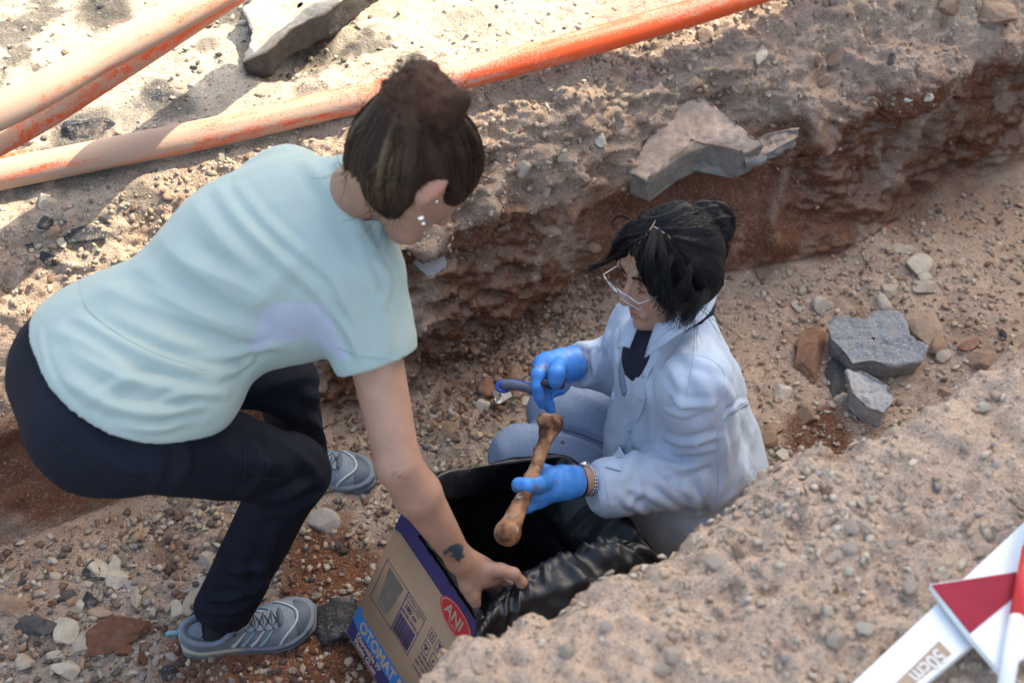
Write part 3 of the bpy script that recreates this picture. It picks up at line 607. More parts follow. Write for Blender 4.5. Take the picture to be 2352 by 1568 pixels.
 (1888, 190, 22, 15, 20, "brown", "brown clod over the dark hollow in the right slope", .7, "clod", "clod"),
 (1118, 888, 20, 19, 0, "red", "reddish brown clod behind the hole of the blue tool handle", .7, "clod", "clod"),
 (1190, 862, 24, 22, 10, "brown", "dusty brown clod above the blue tool handle", .6, "clod", "clod"),
 (990, 975, 14, 12, 0, "tan", "tan pebble left of the jeans knee", .7, "stone", "stone"),
 (1030, 985, 20, 18, 0, "brown", "brown clod left of the jeans knee", .7, "clod", "clod"),
 (1110, 930, 14, 12, 0, "cream", "white pebble right under the metal scraper", .7, "stone", "stone"),
 (1205, 925, 11, 11, 0, "cream", "white pebble left of the far jeans knee", .7, "stone", "stone"),
]
for i, (u, v, ru, rv, a, k, lb, fl_, nm, ct) in enumerate(ROCKS):
    rock(u, v, ru, rv, a, k, lb, seed=i, flat=fl_, sub=4 if max(ru, rv) > 36 else 3, name=nm, cat=ct, cuts=7 if fl_ > .55 else 12, rough=.16 if max(ru, rv) > 36 else .07)

USED += [(2012, 778, 118), (2001, 899, 62)]
def slab(top, th, inset, name, label, cat, matt, rim=None, nz=.006, seed=0, low=None):
    T = np.array([P(*t) for t in top]); n = len(T); c = T.mean(0); up = np.array([0, 0, 1.0])
    B = low if low is not None else T + (c - T) * inset - up * th
    K = 14; V = []; F = []; A = 10
    # rings: centre -> outline on top, outline down to the bottom
    per = np.concatenate([T[i] + (T[(i + 1) % n] - T[i]) * t for i in range(n) for t in np.linspace(0, 1, A + 1)[:-1, None]]).reshape(-1, 3)
    pb = np.concatenate([B[i] + (B[(i + 1) % n] - B[i]) * t for i in range(n) for t in np.linspace(0, 1, A + 1)[:-1, None]]).reshape(-1, 3)
    m = len(per); rings = [c + (per - c) * t for t in np.linspace(.04, 1, K)] + [per + (pb - per) * t for t in np.linspace(.1, 1, 8)] + [pb + (pb.mean(0) - pb) * t for t in (.5, .98)]
    V = np.concatenate(rings); nrg = len(rings)
    F = [(r_ * m + i, r_ * m + (i + 1) % m, (r_ + 1) * m + (i + 1) % m, (r_ + 1) * m + i) for r_ in range(nrg - 1) for i in range(m)]
    F = np.array(F)[:, ::-1]; N = vnorm(V, F); s = fbm(V * 14, 3, seed) * nz * 1.6 + ridg(V * 35, 3, seed + 2) * nz
    V = V + N * s[:, None]
    ring = np.repeat(np.arange(nrg), m)
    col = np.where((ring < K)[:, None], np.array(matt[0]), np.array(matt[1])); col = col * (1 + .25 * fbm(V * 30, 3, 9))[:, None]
    o = mk(name, V, F, m_soil if len(matt) < 3 else matt[2], None, True, col); tag(o, label, cat)
    return o
m_cut = mat("cut_rock", attr=True, rough=.75, bump=.9, bscale=90, bdist=.004, var=.3, vscale=60)
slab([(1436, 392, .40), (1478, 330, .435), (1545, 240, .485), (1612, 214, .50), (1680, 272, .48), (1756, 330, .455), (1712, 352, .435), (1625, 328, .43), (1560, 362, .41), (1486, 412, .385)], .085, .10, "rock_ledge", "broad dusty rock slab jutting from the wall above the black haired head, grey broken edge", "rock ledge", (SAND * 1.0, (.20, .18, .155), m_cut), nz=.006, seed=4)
slab([(1700, 345, .44), (1760, 305, .455), (1836, 290, .44), (1838, 312, .425), (1780, 345, .42), (1712, 372, .41)], .03, .1, "rock_ledge", "narrow grey rock edge continuing right of the broad slab", "rock ledge", (DUST, (.21, .21, .21), m_cut), nz=.010, seed=6)
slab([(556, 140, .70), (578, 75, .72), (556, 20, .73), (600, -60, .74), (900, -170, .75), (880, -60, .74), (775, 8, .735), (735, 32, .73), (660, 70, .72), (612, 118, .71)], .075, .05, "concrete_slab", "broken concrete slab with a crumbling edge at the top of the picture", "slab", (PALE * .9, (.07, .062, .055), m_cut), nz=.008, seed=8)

slab([(1900, 742, .07), (1925, 722, .075), (1985, 733, .08), (2012, 712, .08), (2068, 717, .08), (2090, 768, .085), (2132, 797, .08), (2118, 830, .07), (2060, 840, .065), (2000, 828, .065), (1958, 836, .06), (1932, 800, .065), (1905, 775, .065)], .065, .12, "asphalt_slab", "big flat grey asphalt slab lying on the floor behind the kneeling person", "slab", (1, 1, rock_mats["greyasphalt"]), nz=.006, seed=12)
slab([(1946, 850, .07), (1984, 845, .075), (2040, 880, .075), (2057, 912, .07), (2034, 950, .06), (1992, 936, .06), (1954, 900, .065)], .065, .1, "concrete_lump", "angular light grey concrete lump just below the big asphalt slab", "rubble", (1, 1, rock_mats["concrete"]), nz=.008, seed=14)
# ------------------------------------------------------------------ scattered loose stones, each its own object, and gravel
BASE = [rockshape(1, 100 + i, 5, .05) for i in range(14)]
BM = {}
def base_mesh(i, kind):
    if (i, kind) not in BM:
        me = bpy.data.meshes.new("stone"); V, F = BASE[i]; me.from_pydata([tuple(v) for v in V], [], [tuple(f) for f in F.tolist()]); me.polygons.foreach_set("use_smooth", np.zeros(len(F), bool))
        if hasattr(me, "set_sharp_from_angle"): me.set_sharp_from_angle(angle=R(32))
        me.materials.append(rockmat(kind)); me.update(); BM[(i, kind)] = me
    return BM[(i, kind)]
zone_txt = {"floorL": ("on the trench floor around the front shoe", "stones on the trench floor at the left"), "floorR": ("on the trench floor behind the seated person", "stones on the trench floor at the right"), "wall": ("stuck in the far slope of the trench", "stones in the far slope"), "top": ("on the ground beyond the rim pipe", "stones on the upper ground"), "near": ("on the blurred bank close to the camera", "stones on the near bank")}
kind_txt = {"rose": "small pinkish beige stone", "cream": "small creamy white stone", "pale": "small pale beige stone", "tan": "small tan stone", "dark": "small dark asphalt crumb", "grey": "small grey stone", "brown": "small brown clod", "clay": "small red clay clod", "sand": "small dusty sand coloured stone"}
mixz = {"floorL": [("cream", .25), ("pale", .25), ("dark", .18), ("clay", .16), ("tan", .1), ("grey", .06)], "floorR": [("cream", .3), ("pale", .35), ("tan", .15), ("brown", .15), ("dark", .05)], "wall": [("pale", .5), ("sand", .25), ("brown", .2), ("grey", .05)], "top": [("cream", .45), ("pale", .2), ("dark", .25), ("tan", .1)], "near": [("rose", .65), ("tan", .07), ("cream", .13), ("pale", .15)]}
def zone(s, w_, z):
    if w_ < .98: return "near"
    if w_ < 1.9 and z < .12: return "floorL" if s < .75 else "floorR"
    if w_ < 2.16: return "wall"
    return "top"
LAND = [(60, 1480, "near the bottom left corner"), (200, 1400, "near the white angular stones"), (330, 1480, "near the large clay clod"), (330, 1250, "below the cut clay face"), (560, 1550, "below the front shoe"), (420, 1330, "behind the trouser cuff"), (760, 1330, "left of the cardboard box"), (640, 1220, "beside the front shin"), (860, 1180, "right of the rear shoe"), (980, 1040, "behind the black bag"), (1080, 930, "by the metal scraper"), (1000, 960, "under the central wall face"),
        (1300, 760, "between wall and gloved hand"), (1800, 720, "behind the blue shoulder"), (1900, 640, "at the foot of the spur"), (1800, 960, "behind the blue back"), (2000, 650, "above the asphalt slab"), (2200, 600, "near the right wall foot"), (2300, 720, "at the right edge"), (2180, 860, "beside the dusty boulders"), (1950, 980, "below the concrete lump"), (2150, 480, "at the far end of the floor"),
        (1200, 330, "right of the brown hair bun"), (1450, 180, "below the rim pipe"), (1750, 150, "above the rock ledge"), (2050, 120, "high at the right"), (2200, 280, "over the right wall"), (1050, 520, "by the bluish rock"), (1300, 450, "left of the rock ledge"), (80, 640, "at the far left"), (200, 800, "left of the green shirt"),
        (60, 80, "in the top left corner"), (450, 200, "between the pipes"), (700, 200, "below the broken slab"), (1000, 100, "at the top centre"), (1350, 40, "above the right part of the pipe"), (250, 480, "just below the pipe shadow"), (500, 100, "right of the crossing pipes"),
        (1150, 1500, "over the box corner"), (1400, 1400, "at the bank edge by the bag"), (1650, 1250, "at the bank edge by the shirt"), (1850, 1100, "on the crest of the bank"), (2200, 1000, "at the right of the bank crest"), (1500, 1520, "at the bottom centre"), (1800, 1400, "in the middle of the bank"), (1950, 1250, "right of the bank middle"), (2200, 1200, "above the white plank"), (1850, 1540, "left of the plank end"), (2250, 1100, "at the right edge of the bank")]
def near_txt(u, v): return min(LAND, key=lambda l: (l[0] - u) ** 2 + (l[1] - v) ** 2)[2]
def free(u, v): return all((u - a) ** 2 + (v - b) ** 2 > (r * 1.05) ** 2 for a, b, r in USED)
quota = {"floorL": 62, "floorR": 62, "wall": 30, "top": 46, "near": 46}; cnt = {k: 0 for k in quota}
tries = 0
while tries < 6000 and any(cnt[k] < quota[k] for k in quota):
    tries += 1; u, v = random.uniform(5, 2345), random.uniform(5, 1560); h = hit(TREE, u, v)
    if h is None: continue
    c, n = h; s, w_ = sw(c); z = zone(s, w_, c[2])
    if cnt[z] >= quota[z] or not free(u, v): continue
    if z == "near" and random.random() > max(.12, math.exp(-((u - 1900) / 260) ** 2 - ((v - 1270) / 170) ** 2)): continue
    x = random.random(); k = mixz[z][-1][0]
    for kk, pr in mixz[z]:
        if x < pr: k = kk; break
        x -= pr
    sz = (.0045 + .0085 * random.random() ** 1.7) * (1.25 if z == "near" else 1) * (.8 if z == "wall" else 1)
    fr = frame(nrm(n + np.array([0, 0, .6])), random.uniform(0, 6.28)); r3 = (sz * random.uniform(1, 1.5), sz, sz * random.uniform(.5, .85))
    o = bpy.data.objects.new("stone", base_mesh(random.randrange(14), k)); SC.collection.objects.link(o)
    M = np.eye(4); M[:3, :3] = (fr * np.array(r3)[:, None]).T; M[:3, 3] = c + n * r3[2] * .35; o.matrix_world = Matrix(M.tolist())
    szw = "tiny" if sz < .0065 else ("small" if sz < .0105 else "mid sized"); shw = "flat" if r3[2] / sz < .6 else ("long" if r3[0] / sz > 1.33 else "chunky")
    zw = {"floorL": "on the trench floor", "floorR": "on the trench floor", "wall": "in the far slope", "top": "on the upper ground", "near": "on the near bank"}[z]
    lbt = kind_txt[k].replace("small", szw + " " + shw) + " " + zw + " " + near_txt(u, v)
    for wd_ in ("sized ", "beige ", "coloured ", "the "):
        if len(lbt.split()) > 16: lbt = lbt.replace(wd_, "", 1)
    tag(o, lbt, "stone", zone_txt[z][1] + ", " + k); cnt[z] += 1
print("stones", cnt, tries)
def scatter(name, N_, zonef, sizes, cols, seed, sub=0, kindtag="stuff"):
    r = np.random.default_rng(seed); w_ = zonef(S_, W_, Z_) * (np.abs(S_ - .85) < 2.6); w_ = w_ / w_.sum()
    ix = r.choice(len(TV), N_, p=w_); V0 = [rockshape(sub, 300 + i, 3, .15)[0] for i in range(10)]; F0 = ICO[sub][1]; nv = len(V0[0])
    c = TV[ix] + r.normal(size=(N_, 3)) * .002; n = nrm(NN[ix] + r.normal(size=(N_, 3)) * .3)
    a = nrm(np.cross(n, r.normal(size=(N_, 3)))); b = np.cross(n, a); s = sizes[0] + (sizes[1] - sizes[0]) * r.random(N_) ** 3
    bs = np.array(V0)[r.integers(0, 10, N_)]
    st = r.uniform(.75, 1.7, (N_, 1, 1)); fl2 = r.uniform(.35, .75, (N_, 1, 1))
    V = c[:, None] + s[:, None, None] * (bs[:, :, :1] * a[:, None] * st + bs[:, :, 1:2] * b[:, None] + bs[:, :, 2:3] * n[:, None] * fl2) + n[:, None] * s[:, None, None] * .25
    cc = cols[0][r.choice(len(cols[0]), N_, p=cols[1])] * r.uniform(.75, 1.15, (N_, 1)); cc = cc * .72 + COL[ix] * .28
    F = (F0[None] + (np.arange(N_) * nv)[:, None, None]).reshape(-1, 3)
    o = mk(name, V.reshape(-1, 3), F, m_grav, None, False, np.repeat(cc, nv, 0)); tag(o, kind=kindtag); return o
m_grav = mat("gravel", attr=True, rough=.9, spec=.2, var=.15, vscale=300, bump=.5, bscale=300)
cl = {"cream": (.50, .45, .37), "pale": (.42, .36, .28), "tan": (.32, .21, .14), "dark": (.05, .05, .055), "clay": (.15, .07, .045), "sand": (.36, .27, .2), "grey": (.22, .22, .23)}
def pal(**k): a = np.array([cl[x] for x in k]); p = np.array(list(k.values()), float); return a, p / p.sum()
inflr = lambda w_: sst(1.0, 1.05, w_) * (1 - sst(-.06, -.01, w_ - WB_))
scatter("gravel", 12500, lambda s, w_, z: inflr(w_) * (1 - sst(.7, 1.0, s)) * sst(-.9, -.5, s), (.0018, .0115), pal(cream=.2, pale=.25, dark=.2, clay=.2, tan=.08, grey=.07), 1)
scatter("gravel", 11500, lambda s, w_, z: inflr(w_) * sst(.7, 1.0, s), (.0016, .010), pal(cream=.22, pale=.3, sand=.2, tan=.14, clay=.06, dark=.05), 2)
scatter("gravel", 8500, lambda s, w_, z: (1 - sst(1.75, 1.85, w_) < .5) * (w_ < 2.2) * sst(.1, .2, z) * (.10 + sst(.38, .46, z)), (.0014, .009), pal(pale=.35, sand=.3, cream=.1, tan=.1, clay=.15), 3)
scatter("gravel", 6500, lambda s, w_, z: (w_ > 2.15) * (w_ < 3.3) * 1.0, (.0018, .009), pal(cream=.4, pale=.3, dark=.2, tan=.1), 4)
PC_ = P(1900, 1270, .8); near_d = np.exp(-((TV - PC_) ** 2).sum(1) / .035)
scatter("gravel", 5500, lambda s, w_, z: (w_ < .96) * (z > .7) * (w_ > .2) * (s > -.1) * (s < 2.2) * (.22 + near_d), (.0015, .0085), pal(sand=.5, pale=.25, tan=.08, cream=.14, grey=.03), 5)
scatter("gravel", 3000, lambda s, w_, z: np.exp(-((s - 1.05) / .35) ** 2) * (np.abs(w_ - 1.9) < .12) * (z < .1), (.002, .01), pal(clay=.45, sand=.3, pale=.15, dark=.1), 6)
# ------------------------------------------------------------------ people: shared
m_skin = mat("skin", attr=True, rough=.48, bump=.5, bscale=340, bdist=.0010, sss=.10, var=.13, vscale=28, spec=.45, detail=8)
m_navy = mat("navy_trousers", (.010, .012, .021), .8, bump=.35, bscale=500, bdist=.0006, var=.25, vscale=9, spec=.15)
m_mint = mat("mint_shirt", attr=True, rough=.75, bump=.25, bscale=700, bdist=.0004, var=.03, vscale=8, sheen=.1, spec=.3)
m_hairA = mat("brown_hair", attr=True, rough=.65, spec=.2)
m_hairB = mat("black_hair", (.005, .005, .008), .5, spec=.22)
m_steel = mat("steel", (.62, .62, .63), .25, metal=1)
m_silver = mat("silver", (.8, .8, .8), .18, metal=1)
SK = np.array([.38, .215, .15]); SKB = np.array([.43, .245, .17])
def inpoly(u, v, poly):
    poly = np.asarray(poly, float); r = np.zeros(len(u), bool); j = len(poly) - 1
    for i in range(len(poly)):
        a, b = poly[i], poly[j]; m = ((a[1] > v) != (b[1] > v)); x = (b[0] - a[0]) * (v - a[1]) / (b[1] - a[1] + 1e-9) + a[0]
        r ^= m & (u < x); j = i
    return r
def bbox(pts, pad):
    p = np.array(pts); return p.min(0) - pad, p.max(0) + pad
def clothfold(V, F, axis, freq, amp, seed, stretch=5.0, mask=None):
    N = vnorm(V, F); a = nrm(axis); q = V - np.outer(V @ a, a) * (1 - 1 / stretch)
    d = ridg(q * freq, 2, seed) * amp
    if mask is not None: d = d * mask
    return V + N * d[:, None]
def strands(mb, C, ax, root, tip, n_, rad, r, seg=8, jit=.02, lift=.006, col=None, th=.0009):
    pass
def hand(pts):                        # fingers as chains of short tapered capsules
    out = []
    for ch, r0, r1 in pts:
        n = len(ch) - 1
        for i in range(n): out.append(cap(ch[i], ch[i + 1], r0 + (r1 - r0) * i / n, r0 + (r1 - r0) * (i + 1) / n))
    return out
# ------------------------------------------------------------------ the person bending over the box
LAT = nrm([.47, -.88, 0]); 
Mi = Q(752, 492, 2.16); PEL = Q(262, 872, 2.16); SPN = nrm(Mi - PEL); DOR = nrm(np.cross(LAT, SPN)); DOR = DOR if DOR[2] > 0 else -DOR
shR = Q(826, 640, 2.07); shL = Q(664, 436, 2.27)
hipR = Q(338, 1000, 2.12); hipL = Q(400, 835, 2.28)
knR = Q(672, 1082, 2.42); anR = Q(516, 1390, 2.58); knL = Q(655, 878, 2.42); anL = Q(695, 1055, 2.73)
elR = Q(914, 1065, 2.13); wrR = Q(1056, 1283, 2.27)
elL = Q(600, 640, 2.50); wrL = Q(600, 700, 2.34); 
FA = C2W(.5, -.5, -.707); UA = C2W(.707, .707, 0); RA = np.cross(FA, UA)
HA = Q(955, 372, 1.97)
TP = (PEL + Mi) / 2
persA = empty("person", P(560, 1500, .02), "person in a mint green t-shirt and navy trousers bending over the cardboard box", "person")
# body
hAfr = np.array([FA, RA, UA])
def HAp(f, r, u): return HA + f * FA + r * RA + u * UA
head = U(.02, ell(HAp(0, 0, .008), hAfr, (.094, .074, .090)), cap(HAp(.03, 0, -.055), HAp(.07, 0, -.08), .038, .03), ell(HAp(.055, 0, -.02), hAfr, (.045, .055, .05)), cap(HAp(.09, 0, 0), HAp(.112, 0, -.03), .008, .013),
         cap(HAp(.02, .05, -.05), HAp(.06, .03, -.08), .02, .02), cap(HAp(.02, -.05, -.05), HAp(.06, -.03, -.08), .02, .02))
neck = cap(HAp(-.03, 0, -.06), Mi + .02 * SPN, .046, .050)
ear = U(.006, ell(HAp(-.008, .079, -.012), np.array([nrm(FA * .9 + RA * .45), nrm(RA * .9 - FA * .45), UA]), (.019, .007, .033)), cap(HAp(0, .078, -.035), HAp(.004, .076, -.042), .008, .007))
palmA = [cap(wrR, Q(1100, 1312, 2.30), .026, .030, FWD, 1.35), cap(Q(1085, 1322, 2.31), Q(1128, 1318, 2.31), .026, .022, FWD, 1.3)]
fingA = hand([([Q(1112, 1306, 2.29), Q(1150, 1308, 2.285), Q(1180, 1317, 2.29), Q(1198, 1336, 2.305), Q(1209, 1356, 2.32)], .0125, .0078),
              ([Q(1112, 1322, 2.31), Q(1148, 1326, 2.325), Q(1168, 1338, 2.335), Q(1182, 1354, 2.35)], .0115, .0078),
              ([Q(1106, 1330, 2.33), Q(1134, 1337, 2.345), Q(1150, 1348, 2.355), Q(1156, 1366, 2.365)], .0115, .0078),
              ([Q(1098, 1334, 2.35), Q(1122, 1343, 2.36), Q(1136, 1354, 2.37), Q(1137, 1369, 2.375)], .011, .0075),
              ([Q(1066, 1308, 2.29), Q(1074, 1342, 2.295), Q(1086, 1366, 2.30), Q(1094, 1388, 2.305)], .0165, .0095)])
armR = U(.012, cap(shR, elR, .048, .037), cap(elR, elR + (wrR - elR) * .3, .037, .0395), cap(elR + (wrR - elR) * .3, wrR, .0395, .023, FWD, 1.1))
handR = U(.010, *palmA, *fingA)
armL = U(.03, cap(shL, elL, .050, .041), cap(elL, wrL, .041, .025)); 
hl = nrm(wrL - elL); sd2 = np.cross(hl, EYE[2])
handL = U(.01, cap(wrL, wrL + hl * .07, .026, .032, EYE[2], 1.5), *hand([([wrL + hl * .065 + sd2 * k, wrL + hl * (.11) + sd2 * k * 1.1 - EYE[2] * .01, wrL + hl * .14 + sd2 * k * 1.1 - EYE[2] * .03], .009, .007) for k in (-.026, -.009, .009, .026)]), *hand([([wrL + hl * .02 - sd2 * .02, wrL + hl * .06 - sd2 * .05, wrL + hl * .09 - sd2 * .05], .012, .009)]))
trunk = U(.05, cap(PEL, Mi - SPN * .1, .11, .12, DOR, 1.25), cap(shR - LAT * .04, shL + LAT * .04, .055, .055), cap(PEL, knR, .05, .035), cap(PEL, hipL, .05, .035), cap(hipL, knL, .035, .03), cap(knR, anR, .035, .030), cap(knL, anL, .03, .024))
footR = cap(anR, anR + np.array([-.01, .0, -.06]), .027, .024); footL = cap(anL, anL + np.array([.02, 0, -.06]), .026, .022)
bodyA = U(.018, U(.035, trunk, neck, U(.012, armR, handR), U(.012, armL, handL), footR, footL), head, ear)
lo, hi = bbox([PEL, Mi, shR, shL, hipR, hipL, knR, knL, anR, anL, elR, wrR, wrL, HA, Q(1210, 1360, 2.32), Q(1095, 1390, 2.3)], .16)
V, F = nets(bodyA, lo, hi, .0048, 1)
u_, v_, d_ = proj(V); Nb = vnorm(V, F); C = np.tile(SK, (len(V), 1))
C = C * (1 + .06 * fbm(V * 18, 3, 3))[:, None]; hw = np.exp(-((V - Q(1140, 1330, 2.33)) ** 2).sum(1) / .06 ** 2)
C = mixc(C, SK * .62, sst(.30, .16, np.linalg.norm(V - HA, axis=1)) * .8); C = mixc(C, np.array([.44, .27, .215]), hw); C = mixc(C, np.array([.50, .23, .17]), np.exp(-((V - HAp(-.008, .08, 0)) ** 2).sum(1) / .03 ** 2) * .7)  # head and neck skin mixed darker to paint in shade
vis = (Nb @ FWD) < .2
tat = [(1014, 1267), (1040, 1251), (1053, 1246), (1063, 1252), (1065, 1262), (1063, 1270), (1067, 1278), (1060, 1283), (1053, 1291), (1046, 1285), (1043, 1278), (1030, 1279), (1029, 1276), (1041, 1271), (1040, 1267), (1031, 1268), (1020, 1274)]
C[inpoly(u_, v_, tat) & vis & (d_ < 2.3)] = (.040, .058, .075)
for a_, b_, r_ in [(908, 1085, 5), (920, 1094, 6), (932, 1098, 4), (898, 1088, 4), (912, 1098, 4)]:
    m = ((u_ - a_) ** 2 + (v_ - b_) ** 2 < r_ ** 2) & vis & (d_ < 2.3); C[m] = C[m] * .72
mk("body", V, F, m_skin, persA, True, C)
print("bodyA", len(V))
# t-shirt
belly = -DOR
torso = U(.07, cap(PEL + DOR * .01 - LAT * .03, PEL + DOR * .01 + LAT * .03, .148, .148, DOR, 1.08), cap(PEL + SPN * .13 - LAT * .01 + belly * .012, PEL + SPN * .28 + belly * .005, .138, .138, DOR, 1.05), cap(PEL + SPN * .30 - LAT * .03, Mi - SPN * .10, .142, .148, DOR, 1.15),
          cap(shR - LAT * .05 - SPN * .03, shL + LAT * .05 - SPN * .03, .085, .085), cap(Mi - SPN * .02, Mi + (HA - Mi) * .60, .086, .060), cap(Q(330, 940, 2.08), Q(420, 900, 2.10), .085, .085), ell(PEL + SPN * .33 + belly * .075 + LAT * .03, np.array([LAT, SPN, DOR]), (.13, .10, .06)))
slR = shR + (elR - shR) * .44; slL = shL + (elL - shL) * .6
sleeveR = Cut(cap(shR, elR, .072, .064), slR + (elR - shR) * 0, nrm(elR - shR) + nrm(RGT) * .15); sleeveL = Cut(cap(shL, elL, .076, .070), slL, elL - shL)
shirt = U(.045, torso, sleeveR, sleeveL)
h1_, h2_, h3_ = trace(shirt, 66, 790), trace(shirt, 178, 958), trace(shirt, 378, 1022); hemn = nrm(np.cross(h3_ - h1_, h2_ - h1_)); hp = h2_
if hemn @ SPN > 0: hemn = -hemn
print('hem', h1_, h2_, h3_, hemn @ SPN)
shirt = Cut(shirt, hp, hemn)
nkC = Mi + SPN * .045 + UA * .01
shirt = Sub(.006, shirt, cap(HAp(-.03, 0, -.05), Mi + (HA - Mi) * .53, .064, .050))

lo, hi = bbox([PEL, Mi, shR, shL, slR, slL], .2)
V, F = nets(shirt, lo, hi, .0042, 2)
# hollow sleeves and hem are closed by a recessed face: push the cut faces inwards
cf = (V - slR) @ nrm(elR - shR); 
tr = bvh(V, F)
FA_L = [([(190, 640), (330, 700), (520, 760), (660, 800)], .020, .005), ([(480, 400), (560, 520), (700, 640), (760, 700)], .012, .0045), ([(520, 395), (620, 520), (720, 600), (800, 660)], .010, .0035), ([(700, 370), (790, 480), (850, 600)], .013, .005), ([(750, 400), (820, 500), (868, 590)], .008, .0035),
        ([(620, 690), (520, 640), (420, 600)], .016, .004), ([(590, 760), (460, 720), (330, 660)], .015, .0045), ([(560, 810), (420, 790), (250, 720)], .014, .005), ([(540, 850), (440, 850), (300, 800), (180, 730)], .012, .0065), ([(500, 880), (400, 895), (280, 870), (160, 800)], .011, .006),
        ([(480, 920), (380, 950), (260, 935), (150, 870)], .011, .006), ([(440, 965), (360, 985), (270, 975)], .009, .005), ([(520, 905), (430, 905), (360, 925)], .008, .006), ([(200, 930), (250, 890), (330, 870), (420, 880)], .009, .004), ([(130, 760), (220, 800), (300, 860)], .012, .004),
        ([(760, 640), (800, 700), (830, 790)], .014, .005), ([(850, 640), (880, 700), (895, 800)], .012, .004), ([(740, 690), (800, 760), (830, 830)], .009, .004), ([(870, 600), (893, 650), (880, 700)], .008, .006), ([(590, 700), (640, 640), (720, 560)], .016, .004),
        ([(330, 500), (420, 600), (560, 700)], .020, .004), ([(420, 430), (500, 540), (600, 640)], .016, .003), ([(250, 560), (350, 640), (480, 720)], .018, .003), ([(90, 760), (110, 860), (180, 950), (280, 1010), (380, 1020)], .007, .003), ([(600, 800), (560, 840), (500, 860)], .008, .005), ([(640, 790), (590, 800), (520, 820), (440, 820)], .010, .005)]
hmask = sst(.002, .03, -((V - hp) @ hemn)) * sst(.0, .025, np.where(np.linalg.norm(V - slR, axis=1) < .12, -((V - slR) @ nrm(nrm(elR - shR) + nrm(RGT) * .15)), 1))
V = V + (folds(V, F, tr, FA_L, 1.35) - V) * hmask[:, None]
V = clothfold(V, F, SPN + LAT * .5, 14, .0030, 7, 4, hmask); V = clothfold(V, F, SPN - LAT * .6, 24, .0016, 27, 6, hmask)
tr = bvh(V, F); u_, v_, d_ = proj(V); Nb = vnorm(V, F); C = np.tile(np.array([.30, .375, .36]), (len(V), 1))
panel = [(560, 812), (585, 770), (600, 715), (625, 697), (665, 690), (735, 697), (755, 715), (765, 740), (785, 785), (800, 822), (775, 830), (755, 805), (700, 780), (640, 785)]
C[inpoly(u_, v_, panel) & (Nb @ FWD < .1)] = (.34, .37, .45)
mk("t_shirt", V, F, m_mint, persA, True, C)
def seam(tree, uv, r, m, par, name="seam", off=.0006, n=40, col=None):
    pp = path(tree, uv, n, off)
    if pp is None: return
    mb = MB(); mb.tube(pp[0], r, 5, col); return mb.build(name, m, par)
m_mint2 = mat("mint_trim", (.27, .38, .37), .8)
seam(tr, [(778, 800), (830, 818), (914, 826)], .0008, m_mint2, persA)
seam(tr, [(60, 770), (82, 850), (140, 930), (240, 1000), (330, 1022), (378, 1018)], .0010, m_mint2, persA); seam(tr, [(186, 600), (183, 650), (210, 720), (330, 800), (470, 850)], .0009, m_mint2, persA)
seam(tr, [(770, 372), (810, 450), (848, 530), (862, 590)], .0016, m_mint2, persA, "neck_rib")
# trousers
legR = U(.03, cap(hipR, knR, .094, .063), cap(knR, anR + (anR - knR) * .02, .064, .057))
legL = U(.03, cap(hipL, knL, .068, .057), cap(knL, anL, .056, .052))
seat = U(.05, cap(PEL - LAT * .055 - SPN * .035, PEL + LAT * .055 - SPN * .035, .134, .134, DOR, 1.1), cap(PEL + SPN * .03 - LAT * .04, PEL + SPN * .1 + LAT * .02, .115, .10, DOR, 1.1))
pants = U(.035, seat, legR, legL)
pants = Cut(pants, anR + nrm(anR - knR) * .012, nrm(anR - knR) * 1.0 + np.array([.12, 0, -.25])) if False else pants
aR = nrm(anR - knR); aL = nrm(anL - knL)
cutR = lambda p: np.where(np.linalg.norm(p - anR.astype(np.float32), axis=1) < .16, (p - (anR + aR * .015).astype(np.float32)) @ nrm(aR + np.array([0, 0, -.5])).astype(np.float32), -1)
cutL = lambda p: np.where(np.linalg.norm(p - anL.astype(np.float32), axis=1) < .16, (p - (anL + aL * .03).astype(np.float32)) @ nrm(aL + np.array([0, 0, -.5])).astype(np.float32), -1)
pantsc = lambda p: np.maximum(np.maximum(pants(p), cutR(p)), cutL(p))
lo, hi = bbox([PEL, hipR, hipL, knR, knL, anR, anL], .2)
V, F = nets(pantsc, lo, hi, .0056, 2); tr = bvh(V, F)
V = folds(V, F, tr, [([(470, 1000), (560, 1060), (700, 1060)], .02, .005), ([(430, 1010), (420, 1080), (380, 1140)], .018, .006), ([(360, 1040), (370, 1090), (340, 1140)], .014, .005), ([(560, 1000), (600, 1080), (560, 1140)], .016, .006), ([(640, 1010), (700, 1060), (740, 1100)], .015, .006), ([(575, 1150), (640, 1140), (720, 1110)], .014, .008), ([(600, 1180), (670, 1170), (735, 1140)], .012, .006),
                     ([(560, 1240), (600, 1300), (610, 1370)], .012, .006), ([(520, 1330), (580, 1350), (620, 1340)], .010, .008), ([(480, 1370), (540, 1370), (610, 1330)], .010, .009), ([(470, 1400), (540, 1400), (600, 1370)], .008, .007), ([(500, 1300), (560, 1310), (630, 1290)], .012, .006), ([(640, 1200), (620, 1270), (600, 1320)], .013, .005), ([(200, 1010), (260, 1060), (330, 1090)], .02, .005), ([(560, 900), (640, 880), (710, 860)], .018, .008), ([(690, 900), (740, 930), (752, 1000)], .012, .006), ([(650, 940), (720, 970), (748, 1030)], .012, .006)], 1.5)
V = clothfold(V, F, np.array([.3, -.2, 1]), 11, .0035, 9, 2.5)
mk("trousers", V, F, m_navy, persA); tr = bvh(V, F)
m_navy2 = mat("navy_trim", (.006, .006, .010), .8)
seam(tr, [(560, 1030), (562, 1060), (560, 1098)], .0022, m_navy2, persA, "pocket_zip"); seam(tr, [(386, 1045), (520, 1090), (640, 1100)], .0010, m_navy2, persA)
